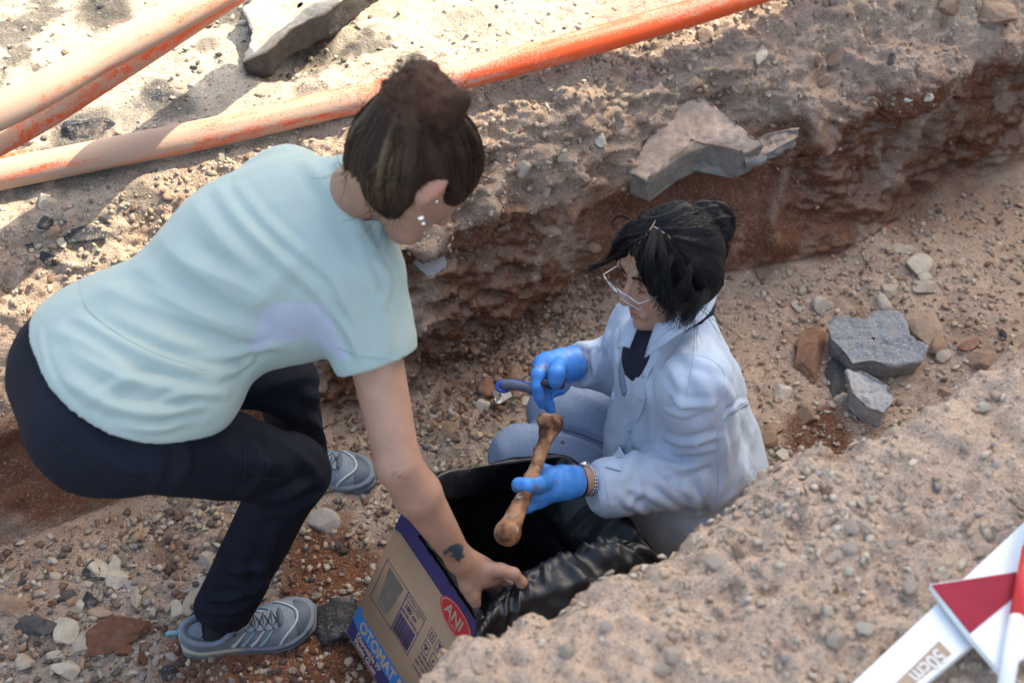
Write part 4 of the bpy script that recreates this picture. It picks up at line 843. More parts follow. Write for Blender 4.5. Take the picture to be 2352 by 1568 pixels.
seam(tr, [(60, 900), (140, 1020), (260, 1090), (330, 1100)], .0010, m_navy2, persA)
# hair: cap, bun and loose strands
hairA = Sub(.012, ell(HAp(-.008, 0, .002), hAfr, (.110, .091, .103)), U(.02, ell(HAp(.105, 0, -.045), hAfr, (.085, .09, .10)), cap(HAp(.01, .085, -.02), HAp(.05, .085, -.07), .028, .05), cap(HAp(.01, -.085, -.02), HAp(.05, -.085, -.07), .028, .05), cap(HAp(-.075, 0, -.145), HAp(.05, 0, -.13), .048, .05)))
BUN = Q(958, 226, 1.90)
bun = U(.018, *[ell(BUN + RGT * a + UPC * b, np.array([RGT, UPC, FWD]), (r, r * .9, r)) for a, b, r in [(0, 0, .047), (.032, -.012, .034), (-.034, -.018, .034), (.01, .022, .03), (-.012, -.035, .036), (.034, -.032, .025), (-.05, -.038, .022), (.055, -.005, .020), (-.01, -.055, .034)]])
hair = U(.010, hairA, bun)
lo, hi = bbox([HA, BUN], .15); V, F = nets(hair, lo, hi, .0035, 1)
dB = np.linalg.norm(V - BUN, axis=1); rel = V - HA; N = vnorm(V, F)
# combed flow: grooves that run towards the bun
bdir = nrm(BUN - HA); e1 = nrm(np.cross(bdir, FWD)); e2 = np.cross(bdir, e1); ang = np.arctan2(rel @ e1, rel @ e2)
g = fbm(np.stack([ang * 6, ang * 0 + (rel @ bdir) * 4, np.zeros(len(V))], 1), 4, 31) * .006
g2 = fbm(V * 55, 3, 35) * .010 + ridg(V * 38, 2, 36) * .004
wB = 1 - sst(.045, .075, dB); V = V + N * (g * (1 - wB) + g2 * wB)[:, None]
dark = np.array([.020, .011, .008]); brn = np.array([.060, .028, .018]); bld = np.array([.105, .075, .045])
u_, v_, _ = proj(V); C = np.tile(dark, (len(V), 1)); C = mixc(C, brn, wB * .9); C = mixc(C, brn * .7, sst(0, .3, fbm(V * 30, 3, 37)) * .4)
stk = sst(.0, .12, fbm(np.stack([ang * 5, ang * 0, ang * 0 + (rel @ bdir) * 3], 1), 3, 39)) * np.exp(-(((u_ - 862) / 58) ** 2 + ((v_ - 350) / 95) ** 2))
C = mixc(C, bld, stk); mk("hair", V, F, m_hairA, persA, True, C)
trh = bvh(V, F); mb = MB(); rr = np.random.default_rng(5)
def hairpath(p0, p1, tree, n=9, off=.002):
    out = []
    for t in np.linspace(0, 1, n):
        q = p0 * (1 - t) + p1 * t; loc, no, _, _ = tree.find_nearest(Vector(q)); no = np.array(no); out.append(np.array(loc) + no * off)
    return np.array(out)
for i in range(1500):
    a = rr.uniform(0, 2 * math.pi); el = rr.uniform(-.9, .35); dirv = nrm(bdir * el + (e1 * math.sin(a) + e2 * math.cos(a)))
    p0 = HA + dirv * .10; loc, no, _, _ = trh.find_nearest(Vector(p0)); p0 = np.array(loc)
    pts = hairpath(p0, BUN - bdir * .03 + rr.normal(size=3) * .012, trh, 9, rr.uniform(.0002, .0016)); pts = pts + rr.normal(size=3) * .001
    uu, vv, _ = proj(p0); w = math.exp(-(((uu - 850) / 60) ** 2 + ((vv - 380) / 110) ** 2)) * (rr.random() < .55)
    c = dark * rr.uniform(.7, 1.6) if rr.random() < .7 else brn * rr.uniform(.5, .9); c = c + (bld * rr.uniform(.7, 1.3) - c) * w
    mb.tube(pts, np.linspace(.0007, .0004, 9), 3, c, caps=False)
for i in range(420):                                            # frizz of the bun and stray ends
    d0 = nrm(rr.normal(size=3)); p0 = BUN + d0 * rr.uniform(.02, .045); k = rr.normal(size=3) * .03; q = nrm(np.cross(d0, rr.normal(size=3)))
    L_ = rr.uniform(.015, .045); pts = [p0 + q * L_ * t + d0 * .02 * math.sin(t * 3) + k * t * t * .6 for t in np.linspace(0, 1, 7)]
    mb.tube(pts, np.linspace(.0007, .0003, 7), 3, brn * rr.uniform(.6, 1.5), caps=False)
for i in range(90):
    uu, vv = [(800, 400), (850, 470), (900, 490), (1040, 220), (1100, 360), (830, 260)][i % 6]; q0 = Q(uu + rr.normal() * 12, vv + rr.normal() * 12, 1.93); dr = nrm(RGT * rr.normal() + UPC * rr.normal()); L_ = rr.uniform(.015, .05); k = rr.normal(size=3) * .012
    mb.tube([q0 + dr * L_ * t + k * t * t for t in np.linspace(0, 1, 6)], np.linspace(.0005, .0002, 6), 3, brn * .6, caps=False)
for i in range(60):
    p0 = Q(rr.uniform(1085, 1105), rr.uniform(330, 420), 1.98); mb.tube([p0, p0 + RGT * .012 - UPC * .005, p0 + RGT * rr.uniform(.015, .035) + UPC * rr.uniform(-.012, .014)], (.0006, .0005, .0003), 3, dark, caps=False)
mb.build("hair_strands", m_hairA, persA)
for uu, vv, r_ in [(967, 500, .0062), (972, 513, .0045), (1003, 462, .003)]:
    h = hit(bvh(*nets(U(.01, head, ear), *bbox([HA], .15), .006, 0)), uu, vv)
    c = h[0] if h else Q(uu, vv, 1.9)
    mb = MB(); mb.ball(c, [RGT, UPC, FWD], (r_, r_, r_), 10, 8); mb.build("ear_stud", m_silver, persA)
# shoes
m_shoe = mat("shoe_mesh", (.20, .25, .31), .8, bump=.6, bscale=600, bdist=.0008, var=.15, vscale=60); m_shoed = mat("shoe_dark", (.09, .12, .16), .6); m_sole = mat("shoe_sole", (.13, .17, .21), .75, bump=.3, bscale=80); m_mid = mat("shoe_midsole", attr=True, rough=.7)
m_lb = mat("shoe_light_blue", (.22, .38, .46), .7); m_white = mat("shoe_pale_trim", (.50, .56, .58), .6); m_lace = mat("shoe_lace", (.03, .035, .045), .7)
def shoe(heel, toe, up, side, par, Ls=.295):
    X = nrm(toe - heel); Z = nrm(up - X * (up @ X)); Y = np.cross(Z, X) * side; o = heel
    T = lambda x, y, z: o + X * x + Y * y + Z * z
    xs = np.array([0, .012, .04, .08, .12, .16, .20, .24, .27, .288, .295]) * Ls / .295
    wd = np.array([.008, .024, .034, .034, .033, .038, .046, .046, .037, .022, .006]); ctr = np.array([0, 0, 0, -.001, -.003, -.004, -.002, .002, .006, .010, .012])
    hgt = np.array([.050, .082, .094, .085, .082, .080, .070, .058, .050, .042, .034])
    base = np.array([.030, .026, .024, .020, .017, .016, .015, .017, .022, .028, .032]) 
    n = 44; tt = np.linspace(0, xs[-1], n); W = np.interp(tt, xs, wd); C_ = np.interp(tt, xs, ctr); H = np.interp(tt, xs, hgt); B = np.interp(tt, xs, base)
    for _ in range(2):
        for a in (W, H): a[1:-1] = (a[:-2] + 2 * a[1:-1] + a[2:]) / 4
    def sect(i, th, o_=0): 
        c_, s_ = math.cos(th), math.sin(th); e = .72
        y = C_[i] + (W[i] + o_) * math.copysign(abs(c_) ** e, c_) * (1 - .28 * max(s_, 0) ** 1.5); z = B[i] + (H[i] - B[i] + o_) * max(s_, 0) ** .8 if s_ > 0 else B[i] + s_ * .004
        return T(tt[i], y, z)
    def surf(x, th, o_=.001):
        f = x / xs[-1] * (n - 1); i = int(min(max(f, 0), n - 2)); f -= i; return sect(i, th, o_) * (1 - f) + sect(i + 1, th, o_) * f
    nt_ = 28; V = [sect(i, -.5 + (math.pi + 1) * k / (nt_ - 1)) for i in range(n) for k in range(nt_)]
    F = [(i * nt_ + k, (i + 1) * nt_ + k, (i + 1) * nt_ + k + 1, i * nt_ + k + 1) for i in range(n - 1) for k in range(nt_ - 1) if not (.045 < tt[i] < .112 and 9 <= k <= 17)]
    sh = empty("shoe", (0, 0, 0), None, None); sh.parent = par; sh.location = tuple(o - parent_origin(par))
    up_ = mk("upper", V, F, m_shoe, sh)
    # sole: outline extruded with a flared edge, midsole above it
    for nm, z0, z1, fl_, m_ in (("outsole", -.004, .014, .007, m_sole), ("midsole", .012, .032, .0045, m_mid)):
        V = []; ring = []
        for sg in (1, -1):
            for i in (range(n) if sg == 1 else range(n - 2, 0, -1)): ring.append((tt[i] + (fl_ if i > n - 4 else (-fl_ if i < 3 else 0)), C_[i] + sg * (W[i] + fl_), B[i] - .018))
        m2 = len(ring)
        for zz, k in ((z0, .93), (z0 + .004, 1), (z1 - .003, 1), (z1, .95)):
            for j, (x, y, b) in enumerate(ring): V.append(T(.148 + (x - .148) * (k if k == 1 else .985), y * k, zz + b * (.9 if nm == "midsole" else .7) + (.0015 * math.sin(j * 1.2) if zz == z0 and nm == "outsole" else 0)))
        F = [(r_ * m2 + j, r_ * m2 + (j + 1) % m2, (r_ + 1) * m2 + (j + 1) % m2, (r_ + 1) * m2 + j) for r_ in range(3) for j in range(m2)] + [tuple(3 * m2 + j for j in range(m2)), tuple(range(m2))[::-1]]
        mk(nm, V, F, m_, sh, True, np.array([np.interp(min(max((v - o) @ X, 0), .29), [0, .10, .13, .3], [0, 0, 1, 1]) * (np.array([.17, .21, .26]) - np.array([.42, .42, .33])) + np.array([.42, .42, .33]) for v in np.array(V)]))
    mb = MB()
    for i in range(33, n - 1):                                  # toe cap and its pale border
        pass
    V = [sect(i, -.45 + (math.pi + .9) * k / 23, .0016) for i in range(37, n) for k in range(24)]; q = n - 37
    mk("toe_cap", V, [(i * 24 + k, (i + 1) * 24 + k, (i + 1) * 24 + k + 1, i * 24 + k + 1) for i in range(q - 1) for k in range(23)], m_shoed, sh)
    pts = [surf((.242 * Ls / .295) + .016 * math.sin(t) ** 2 - .03 * abs(math.cos(t)) ** 2, t, .0022) for t in np.linspace(.15, math.pi - .15, 20)]; mb = MB(); mb.tube(pts, .0026, 6); mb.build("toe_border", m_white, sh)
    for s_ in (0, 1):
        for j, x in enumerate([q_ * Ls / .295 for q_ in (.146, .166, .186, .205)]):
            th = [1.25, .9, .55, .3]; th = th if s_ == 0 else [math.pi - a for a in th]
            pts = np.array([surf(x + .004 - .012 * k, a, .0015) for k, a in enumerate(th)]); mb = MB(); mb.tube(spline(pts, 10), np.linspace(.002, .0045, 10), 5); mb.build("side_stripe", m_lb if j % 2 else m_white, sh)
            mb = MB(); mb.tube([surf(x, th[0] + (-.1 if s_ == 0 else .1), .003), surf(x, th[0] + (.12 if s_ == 0 else -.12), .004)], .0035, 6); mb.build("lace_loop", m_shoed, sh)
    mb = MB(); ps = [q_ * Ls / .295 for q_ in (.150, .168, .186, .204, .220)]
    for j in range(4):
        a, b = (1.22, math.pi - 1.22); mb.tube(spline([surf(ps[j], a, .0045), surf(ps[j] + .008, 1.57, .0075), surf(ps[j + 1], b, .0045)], 9), .0013, 5); mb.tube(spline([surf(ps[j], b, .0045), surf(ps[j] + .012, 1.57, .008), surf(ps[j + 1], a, .0045)], 9), .0013, 5)
        mb.tube(spline([surf(ps[j], a, .0045), surf(ps[j], 1.57, .006), surf(ps[j], b, .0045)], 7), .0012, 5)
    mb.build("lace", m_lace, sh)
    mb = MB(); mb.ball(surf(.222 * Ls / .295, 1.57, .007), [X, Y, Z], (.007, .020, .005), 12, 8); mb.build("lace_lock", m_shoed, sh)
    V = [surf(x, t, .0035 + .002 * math.sin(t)) for x in np.linspace(.105, .215, 12) * Ls / .295 for t in np.linspace(1.15, math.pi - 1.15, 9)]
    mk("tongue", V, [(i * 9 + k, (i + 1) * 9 + k, (i + 1) * 9 + k + 1, i * 9 + k + 1) for i in range(11) for k in range(8)], m_shoe, sh)
    mb = MB(); cp_ = [T(.108, -.020, .088), T(.118, 0, .105), T(.108, .020, .088), T(.075, .031, .078), T(.042, .028, .082), T(.018, .016, .092), T(.010, 0, .097), T(.018, -.016, .092), T(.042, -.028, .082), T(.075, -.031, .078), T(.108, -.020, .088)]
    mb.tube(spline(cp_, 50), .0065, 8); mb.build("collar", m_shoe, sh)
    mb = MB(); mb.tube(spline([T(.006, 0, .092), T(-.012, 0, .100), T(-.016, 0, .086), T(-.002, 0, .070)], 10), .005, 6); mb.build("pull_tab", m_lb, sh)
    mb = MB(); mb.tube(spline([T(.075, 0, .05), T(.073, 0, .07), T(.070, 0, .09)], 8), np.linspace(.027, .028, 8), 14); mb.build("sock", mat("sock_dark", (.02, .02, .025), .9), sh)
    return sh
def zfloor(u, v, dz=0):
    h = hit(TREE, u, v); return h[0] + np.array([0, 0, dz])
hR_ = zfloor(430, 1482, .004); tR = zfloor(728, 1440, .004); tR[2] = hR_[2] = max(tR[2], hR_[2]); hR_ = tR - nrm(tR - hR_) * .270
shoe(hR_, tR, EYE[2] + np.array([0, -.28, 0]), 1, persA, .270)
tL = zfloor(862, 1098, .01); hL = tL + nrm(np.array([-.95, .0, .0])) * .295; 
shoe(hL, tL, EYE[2] + np.array([0, -.15, 0]), -1, persA)
# ------------------------------------------------------------------ the kneeling person in the pale blue shirt
m_shirtB = mat("blue_shirt", attr=True, rough=.8, bump=.3, bscale=900, bdist=.0004, var=.03, vscale=10, spec=.3)
m_jean = mat("denim", (.175, .235, .345), .85, bump=.7, bscale=650, bdist=.0009, var=.45, vscale=180, vcol=(.25, .32, .44), weave=140, spec=.2)
m_glove = mat("nitrile_glove", attr=True, rough=.38, bump=.5, bscale=160, bdist=.0012, var=.1, vscale=30, spec=.5, coat=.08)
m_teedark = mat("dark_tee", (.012, .014, .03), .9)
MiB = Q(1552, 800, 2.49); shLb = Q(1598, 872, 2.38); shRb = Q(1478, 745, 2.59); PELb = Q(1585, 1120, 2.78)
knLb = Q(1197, 1048, 2.88); knRb = Q(1285, 945, 2.96); hipLb = PELb + np.array([.04, -.09, -.02]); hipRb = PELb + np.array([-.02, .09, -.02])
elLb = Q(1640, 1085, 2.53); wrLb = Q(1348, 1104, 2.45); elRb = Q(1436, 846, 2.80); wrRb = Q(1318, 838, 2.68)
FB = C2W(-.9, -.264, .349); UB = C2W(-.05, .85, .52); LB = np.cross(UB, FB); FB = nrm(FB); UB = nrm(UB - FB * (UB @ FB)); LB = np.cross(UB, FB)
HB = Q(1546, 612, 2.40)
SPB = nrm(MiB - PELb); LTB = nrm(shLb - shRb); FTB = nrm(np.cross(LTB, SPB)); FTB = FTB if FTB @ FB > 0 else -FTB
FB, UB = nrm(FB * math.cos(.11) - UB * math.sin(.11)), nrm(UB * math.cos(.11) + FB * math.sin(.11)); HSC = 1.0
def Bp(f, l, u): return HB + (f * FB + l * LB + u * UB) * HSC
def shrink(f, s=.93): return lambda p: s * f((HB + (p - HB) / s).astype(np.float32))
persB = empty("person", PELb * [1, 1, 0], "kneeling person with black hair, glasses, pale blue shirt and jeans holding a bone", "person")
fr = np.array([FB, LB, UB])
hb = U(.018, ell(Bp(-.005, 0, .02), fr, (.096, .075, .102)), cap(Bp(.02, 0, -.055), Bp(.066, 0, -.088), .042, .024), ell(Bp(.052, 0, -.03), fr, (.045, .052, .055)), ell(Bp(.060, .030, -.028), fr, (.028, .026, .024)), ell(Bp(.060, -.030, -.028), fr, (.028, .026, .024)),
       cap(Bp(.0, .056, -.045), Bp(.06, .02, -.09), .018, .015), cap(Bp(.0, -.056, -.045), Bp(.06, -.02, -.09), .018, .015), cap(Bp(.080, .042, .020), Bp(.088, -.042, .020), .012, .012), ell(Bp(.082, 0, -.098), fr, (.017, .018, .014)))
hb = Sub(.014, hb, U(.004, ell(Bp(.101, .031, .001), fr, (.014, .018, .011)), ell(Bp(.101, -.031, .001), fr, (.014, .018, .011))))
hb = U(.004, hb, ell(Bp(.0795, .031, .000), fr, (.0135, .0155, .0125)), ell(Bp(.0795, -.031, .000), fr, (.0135, .0155, .0125)))
nose = U(.007, cap(Bp(.090, 0, .012), Bp(.113, 0, -.030), .0075, .0105), cap(Bp(.103, .010, -.036), Bp(.103, -.010, -.036), .0085, .0085), ell(Bp(.113, 0, -.033), fr, (.0115, .011, .010)))
lips = U(.003, cap(Bp(.089, .020, -.066), Bp(.101, 0, -.062), .0032, .0052), cap(Bp(.089, -.020, -.066), Bp(.101, 0, -.062), .0032, .0052), cap(Bp(.087, .015, -.070), Bp(.099, 0, -.073), .0035, .0062), cap(Bp(.087, -.015, -.070), Bp(.099, 0, -.073), .0035, .0062))
mouthb = cap(Bp(.085, .017, -.068), Bp(.085, -.017, -.068), .012, .012)
earb = lambda s: U(.005, ell(Bp(-.004, .077 * s, -.008), np.array([nrm(FB + s * -.4 * LB), nrm(LB * s + .4 * FB), UB]), (.018, .007, .031)))
neckb = cap(Bp(-.025, 0, -.05), MiB + FTB * .02, .050, .058)
headB = U(.010, hb, nose, U(.006, mouthb, lips))
headB = shrink(U(.005, headB, earb(1), earb(-1))); lips = shrink(lips); HSC = .93
def gl(*a): return [np.array(Q(*p)) for p in a]
# left hand holding the bone, right hand holding the pick
LF = [(gl((1262, 1098, 2.40), (1236, 1110, 2.355), (1210, 1114, 2.335), (1192, 1112, 2.345), (1190, 1108, 2.37)), .0125, .0098), (gl((1258, 1106, 2.40), (1236, 1119, 2.37), (1208, 1122, 2.345), (1189, 1120, 2.36)), .012, .0095),
      (gl((1262, 1124, 2.41), (1236, 1140, 2.40), (1220, 1138, 2.395), (1212, 1130, 2.40)), .0115, .009), (gl((1268, 1136, 2.42), (1238, 1152, 2.41), (1214, 1163, 2.40), (1202, 1168, 2.41)), .0115, .009), (gl((1280, 1088, 2.43), (1252, 1082, 2.44), (1238, 1072, 2.445)), .0135, .0095)]
palmLb = [cap(wrLb + (Q(1312, 1104, 2.43) - wrLb), Q(1272, 1112, 2.41), .027, .030, FWD, 1.5), cap(Q(1290, 1095, 2.42), Q(1262, 1100, 2.41), .02, .018), cap(Q(1300, 1122, 2.43), Q(1264, 1130, 2.42), .021, .019)]
RF = [(gl((1246, 842, 2.62), (1236, 860, 2.60), (1234, 886, 2.60), (1239, 910, 2.61), (1245, 927, 2.62)), .0135, .0098), (gl((1252, 850, 2.64), (1244, 872, 2.63), (1251, 905, 2.63), (1259, 928, 2.635), (1265, 942, 2.64)), .013, .0098),
      (gl((1268, 858, 2.65), (1252, 884, 2.65), (1266, 899, 2.65), (1288, 893, 2.65), (1300, 886, 2.65)), .0125, .0095), (gl((1284, 838, 2.61), (1278, 856, 2.58), (1276, 872, 2.585), (1277, 881, 2.59)), .0155, .0115)]
palmRb = [cap(Q(1312, 834, 2.66), Q(1262, 846, 2.63), .029, .034, FWD, 1.4), cap(Q(1290, 826, 2.65), Q(1248, 838, 2.63), .021, .020), cap(Q(1295, 850, 2.66), Q(1262, 858, 2.64), .02, .018)]
armLb = U(.012, cap(shLb, elLb, .044, .036), cap(elLb, wrLb, .036, .0235, FWD, 1.1), cap(wrLb, Q(1312, 1104, 2.43), .0235, .0245, FWD, 1.15)); armRb = U(.012, cap(shRb, elRb, .028, .032), cap(elRb, wrRb, .036, .024))
coreL = U(.01, *palmLb, *hand(LF)); coreR = U(.01, *palmRb, *hand(RF))
ankL = Q(1560, 1240, 2.72); ankR = PELb + np.array([.05, .12, -.1])
trb = U(.05, cap(PELb, MiB - SPB * .1, .11, .11, FTB, 1.2), cap(shLb - LTB * .04, shRb + LTB * .05, .045, .035), cap(hipLb, knLb, .07, .05), cap(hipRb, knRb, .07, .05), cap(knLb, ankL, .045, .035), cap(knRb, ankR, .045, .035))
shr = lambda f, d: (lambda p: f(p) + d)
bodyB = U(.016, U(.03, trb, neckb, armLb, armRb), headB, shr(coreL, .0018), shr(coreR, .0018))
lo, hi = bbox([PELb, MiB, shLb, shRb, knLb, knRb, ankL, ankR, elLb, wrLb, elRb, HB, Q(1185, 1110, 2.36), Q(1234, 880, 2.6)], .14)
V, F = nets(bodyB, lo, hi, .0052, 0)
inh = np.linalg.norm(V - HB, axis=1) < .17
# the head again, finer, takes the place of the coarse head inside the same surface
C = np.tile(SKB, (len(V), 1)) * (1 + .06 * fbm(V * 20, 3, 3))[:, None]
mk("body", V, F, m_skin, persB, True, C) if False else None
Hc = Bp(0, 0, 0); hsel = lambda p: U(.016, headB, neckb)(p)
V2, F2 = nets(bodyB, HB - .15, HB + .15, .0021, 1)
# keep coarse faces outside the fine box and fine faces inside it, joined at the box
out = np.any(np.abs(V - HB) > .147, axis=1); F1 = F[np.all(out[F], axis=1)]
Vn = np.concatenate([V, V2]); Fn = np.concatenate([F1, F2 + len(V)])
C = np.tile(SKB, (len(Vn), 1)) * (1 + .05 * fbm(Vn * 20, 3, 3))[:, None]
def tint(c, r, col, a):
    global C
    C = mixc(C, np.array(col), a * np.exp(-((Vn - c) ** 2).sum(1) / r ** 2))
for s_ in (1, -1): tint(Bp(.09, .036 * s_, -.032), .020, (.50, .22, .16), .45); tint(Bp(.088, .031 * s_, .004), .011, (.24, .12, .09), .45)
tint(Bp(.118, 0, -.034), .013, (.52, .23, .17), .5); tint(Bp(.09, 0, .05), .03, (.46, .27, .20), .5); tint(Bp(.085, 0, -.098), .02, (.40, .22, .16), .4)
lpd = lips(Vn.astype(np.float32)); C = mixc(C, np.array([.36, .15, .12]), (lpd < .0015) * .6)
tint(Bp(-.004, .077, -.008), .025, (.5, .2, .15), .5)
mk("body", Vn, Fn, m_skin, persB, True, C); trF = bvh(V2, F2)
print("bodyB", len(Vn))
# brows, lashes
mb = MB(); rr = np.random.default_rng(8)
for s_ in (1, -1):
    g = [Bp(.098, .010 * s_, .017), Bp(.098, .024 * s_, .023), Bp(.090, .038 * s_, .023), Bp(.076, .050 * s_, .016)]
    c = spline(g, 40); c = np.array([np.array(trF.find_nearest(Vector(p))[0]) for p in c])
    for i in range(150):
        k = rr.integers(0, 36); p = c[k] + UB * rr.normal() * .0016; q = c[k + 3] + UB * (rr.normal() * .001 + .0006); mb.tube([p + FB * .0006, (p + q) / 2 + FB * .0016, q + FB * .0006], (.0005, .00045, .0002), 3, caps=False)
    e = spline([Bp(.093, .017 * s_, -.004), Bp(.0965, .028 * s_, -.0085), Bp(.091, .043 * s_, -.005)], 14); e = np.array([np.array(trF.find_nearest(Vector(p))[0]) for p in e]); mb.tube(e + FB * .0006, .0009, 4)
    for i in range(12):
        p = e[rr.integers(0, 14)]; mb.tube([p, p + FB * .004 - UB * .003, p + FB * .006 - UB * .003 + rr.normal(size=3) * .0006], (.0004, .0003, .0002), 3, caps=False)
mb.build("eyebrow", m_hairB, persB)
e = spline([Bp(.094, .021, -.0682), Bp(.106, 0, -.0675), Bp(.094, -.021, -.0682)], 16); mb = MB(); e2 = np.array([np.array(trF.find_nearest(Vector(p))[0]) for p in e]); mb.tube(e2, .0007, 4); mb.build("mouth_line", mat("mouth_line", (.12, .03, .03), .6), persB)
# gloves
def glove(core, wr, dirn, name_pts, cuffc, r0):
    cuff = cap(cuffc, cuffc + dirn * .035, r0, r0 * 1.08, FWD, 1.1)
    body = U(.012, core, cuff); body = Cut(body, cuffc + dirn * .03, dirn)
    lo, hi = bbox(name_pts, .045); V, F = nets(body, lo, hi, .0023, 1)
    V = clothfold(V, F, np.cross(dirn, FWD), 55, .0011, 4, 6); return mk("glove", V, F, m_glove, persB, True, mixc(np.tile(np.array([.055, .27, .72]), (len(V), 1)) * (1 + .12 * fbm(V * 60, 2, 2))[:, None], np.array([.22, .17, .15]), .6 * sst(.15, .4, fbm(V * 45, 4, 13))))
dL = nrm(Q(1348, 1104, 2.45) - Q(1300, 1106, 2.42)); glove(coreL, wrLb, dL, gl((1185, 1112, 2.34), (1330, 1104, 2.44), (1240, 1068, 2.44), (1200, 1170, 2.41)), Q(1300, 1106, 2.425), .0275)
dR = nrm(Q(1340, 830, 2.69) - Q(1290, 840, 2.65)); glove(coreR, wrRb, dR, gl((1232, 850, 2.6), (1330, 830, 2.69), (1268, 945, 2.64), (1300, 886, 2.65)), Q(1296, 838, 2.655), .0345)
mb = MB(); a1 = nrm(np.cross(dL, UPC)); a2 = np.cross(dL, a1); cc_ = Q(1300, 1106, 2.425) + dL * .029
mb.tube([cc_ + .029 * (math.cos(t) * a1 / 1.08 + math.sin(t) * a2 * 1.02) + dL * .002 * math.sin(3 * t) for t in np.linspace(0, 2 * math.pi, 30)], .0022, 6, caps=False); mb.build("glove_cuff", m_glove, persB)
# watch
wc = wrLb + dL * .004; mb = MB()
for i in range(26):
    t = 2 * math.pi * i / 26; o_ = math.cos(t) * a1 * .0262 + math.sin(t) * a2 * .0278
    for k in (-1, 0, 1): mb.box(wc + o_ + dL * .0042 * k, [nrm(np.cross(o_, dL)), dL, nrm(o_)], (.0030 if k else .0026, .0019, .0016))
wt = empty("wristwatch", (0, 0, 0), None, None); wt.parent = persB; wt.location = tuple(wc - parent_origin(persB)); mb.build("link_band", m_steel, wt, False)
mb = MB(); t = 4.2; o_ = math.cos(t) * a1 * .028 + math.sin(t) * a2 * .029; q = nrm(o_); mb.tube([wc + o_ * .95, wc + o_ * 1.2], .0125, 20); mb.build("watch_case", m_steel, wt); 
# jeans
jeans = U(.035, cap(hipLb, knLb, .100, .066), cap(hipRb, knRb, .098, .066), cap(knLb, ankL, .064, .05), cap(knRb, ankR, .064, .05), cap(PELb - LTB * .05 - SPB * .02, PELb + LTB * .05 - SPB * .02, .125, .125))
lo, hi = bbox([hipLb, hipRb, knLb, knRb, ankL, ankR, PELb], .16); V, F = nets(jeans, lo, hi, .0056, 2); tr = bvh(V, F)
V = folds(V, F, tr, [([(1290, 985), (1340, 1000), (1400, 1030)], .010, -.006), ([(1240, 1000), (1300, 1010), (1380, 1050)], .012, .003), ([(1140, 1000), (1160, 1060)], .016, .003), ([(1310, 900), (1360, 920), (1400, 960)], .016, .003), ([(1260, 1060), (1330, 1060), (1370, 1040)], .016, .004)])
V = clothfold(V, F, LTB, 9, .003, 12, 2); mk("jeans", V, F, m_jean, persB); tr = bvh(V, F)
m_jean2 = mat("denim_seam", (.10, .13, .20), .9)
seam(tr, [(1290, 985), (1330, 996), (1380, 1016), (1410, 1032)], .0024, m_jean2, persB); seam(tr, [(1292, 992), (1330, 1004), (1380, 1024), (1408, 1038)], .0014, m_jean2, persB)
# dark shoe under her
mb = MB(); mb.ball(P(1535, 1262, .055), [nrm([.8, -.3, 0]), nrm([.3, .8, 0]), EYE[2]], (.11, .045, .045), 16, 10); mb.build("shoe", mat("shoe_black", (.012, .013, .014), .7), persB)
# dark tee seen in the open front
tee = U(.03, cap(MiB + FTB * .02 - SPB * .02, MiB + FTB * .02 - SPB * .2, .085, .085), cap(MiB + FTB * .03, Bp(-.02, 0, -.10), .062, .056)); V, F = nets(tee, *bbox([MiB, MiB - SPB * .2, Bp(0, 0, -.1)], .13), .006, 1); 
tee_o = mk("undershirt", V, F, m_teedark, persB)
# shirt
cuffL = Q(1385, 1118, 2.46); cuffR = Q(1330, 838, 2.69)
bk = -FTB
torsoB = U(.06, cap(PELb + SPB * .02 - LTB * .02, PELb + SPB * .02 + LTB * .03, .150, .150, FTB, 1.0), cap(PELb + SPB * .15, MiB - SPB * .14, .142, .136, FTB, 1.1), cap(shLb - LTB * .035 - SPB * .035, shRb + LTB * .035 - SPB * .035, .073, .073), cap(MiB - SPB * .05, MiB + (HB - MiB) * .40 + bk * .012, .085, .058),
           ell(PELb + SPB * .12 + FTB * .02 + LTB * .02, np.array([LTB, SPB, FTB]), (.15, .17, .15)))
slvL = U(.03, cap(shLb, elLb, .064, .057), cap(elLb, Q(1400, 1120, 2.47), .060, .054))
slvR = U(.03, cap(shRb, elRb, .070, .060), cap(elRb, cuffR, .058, .045))
dcl = nrm(Q(1365, 1120, 2.45) - elLb); dcr = nrm(cuffR - elRb)
slvL = Cut(slvL, Q(1364, 1122, 2.452), nrm(dcl + .12 * UPC)); slvR = Cut(slvR, Q(1322, 840, 2.70), dcr)
shirtB = U(.035, torsoB, slvL, slvR)
hemB = nrm(-SPB * 1.0 + np.array([0, 0, -.4])); hpB = Q(1640, 1192, 2.66)
shirtB = Cut(shirtB, PELb - SPB * .075, hemB)
shirtB = Sub(.008, shirtB, U(.01, cap(Bp(-.02, 0, -.04), MiB + (HB - MiB) * .35, .065, .056)))
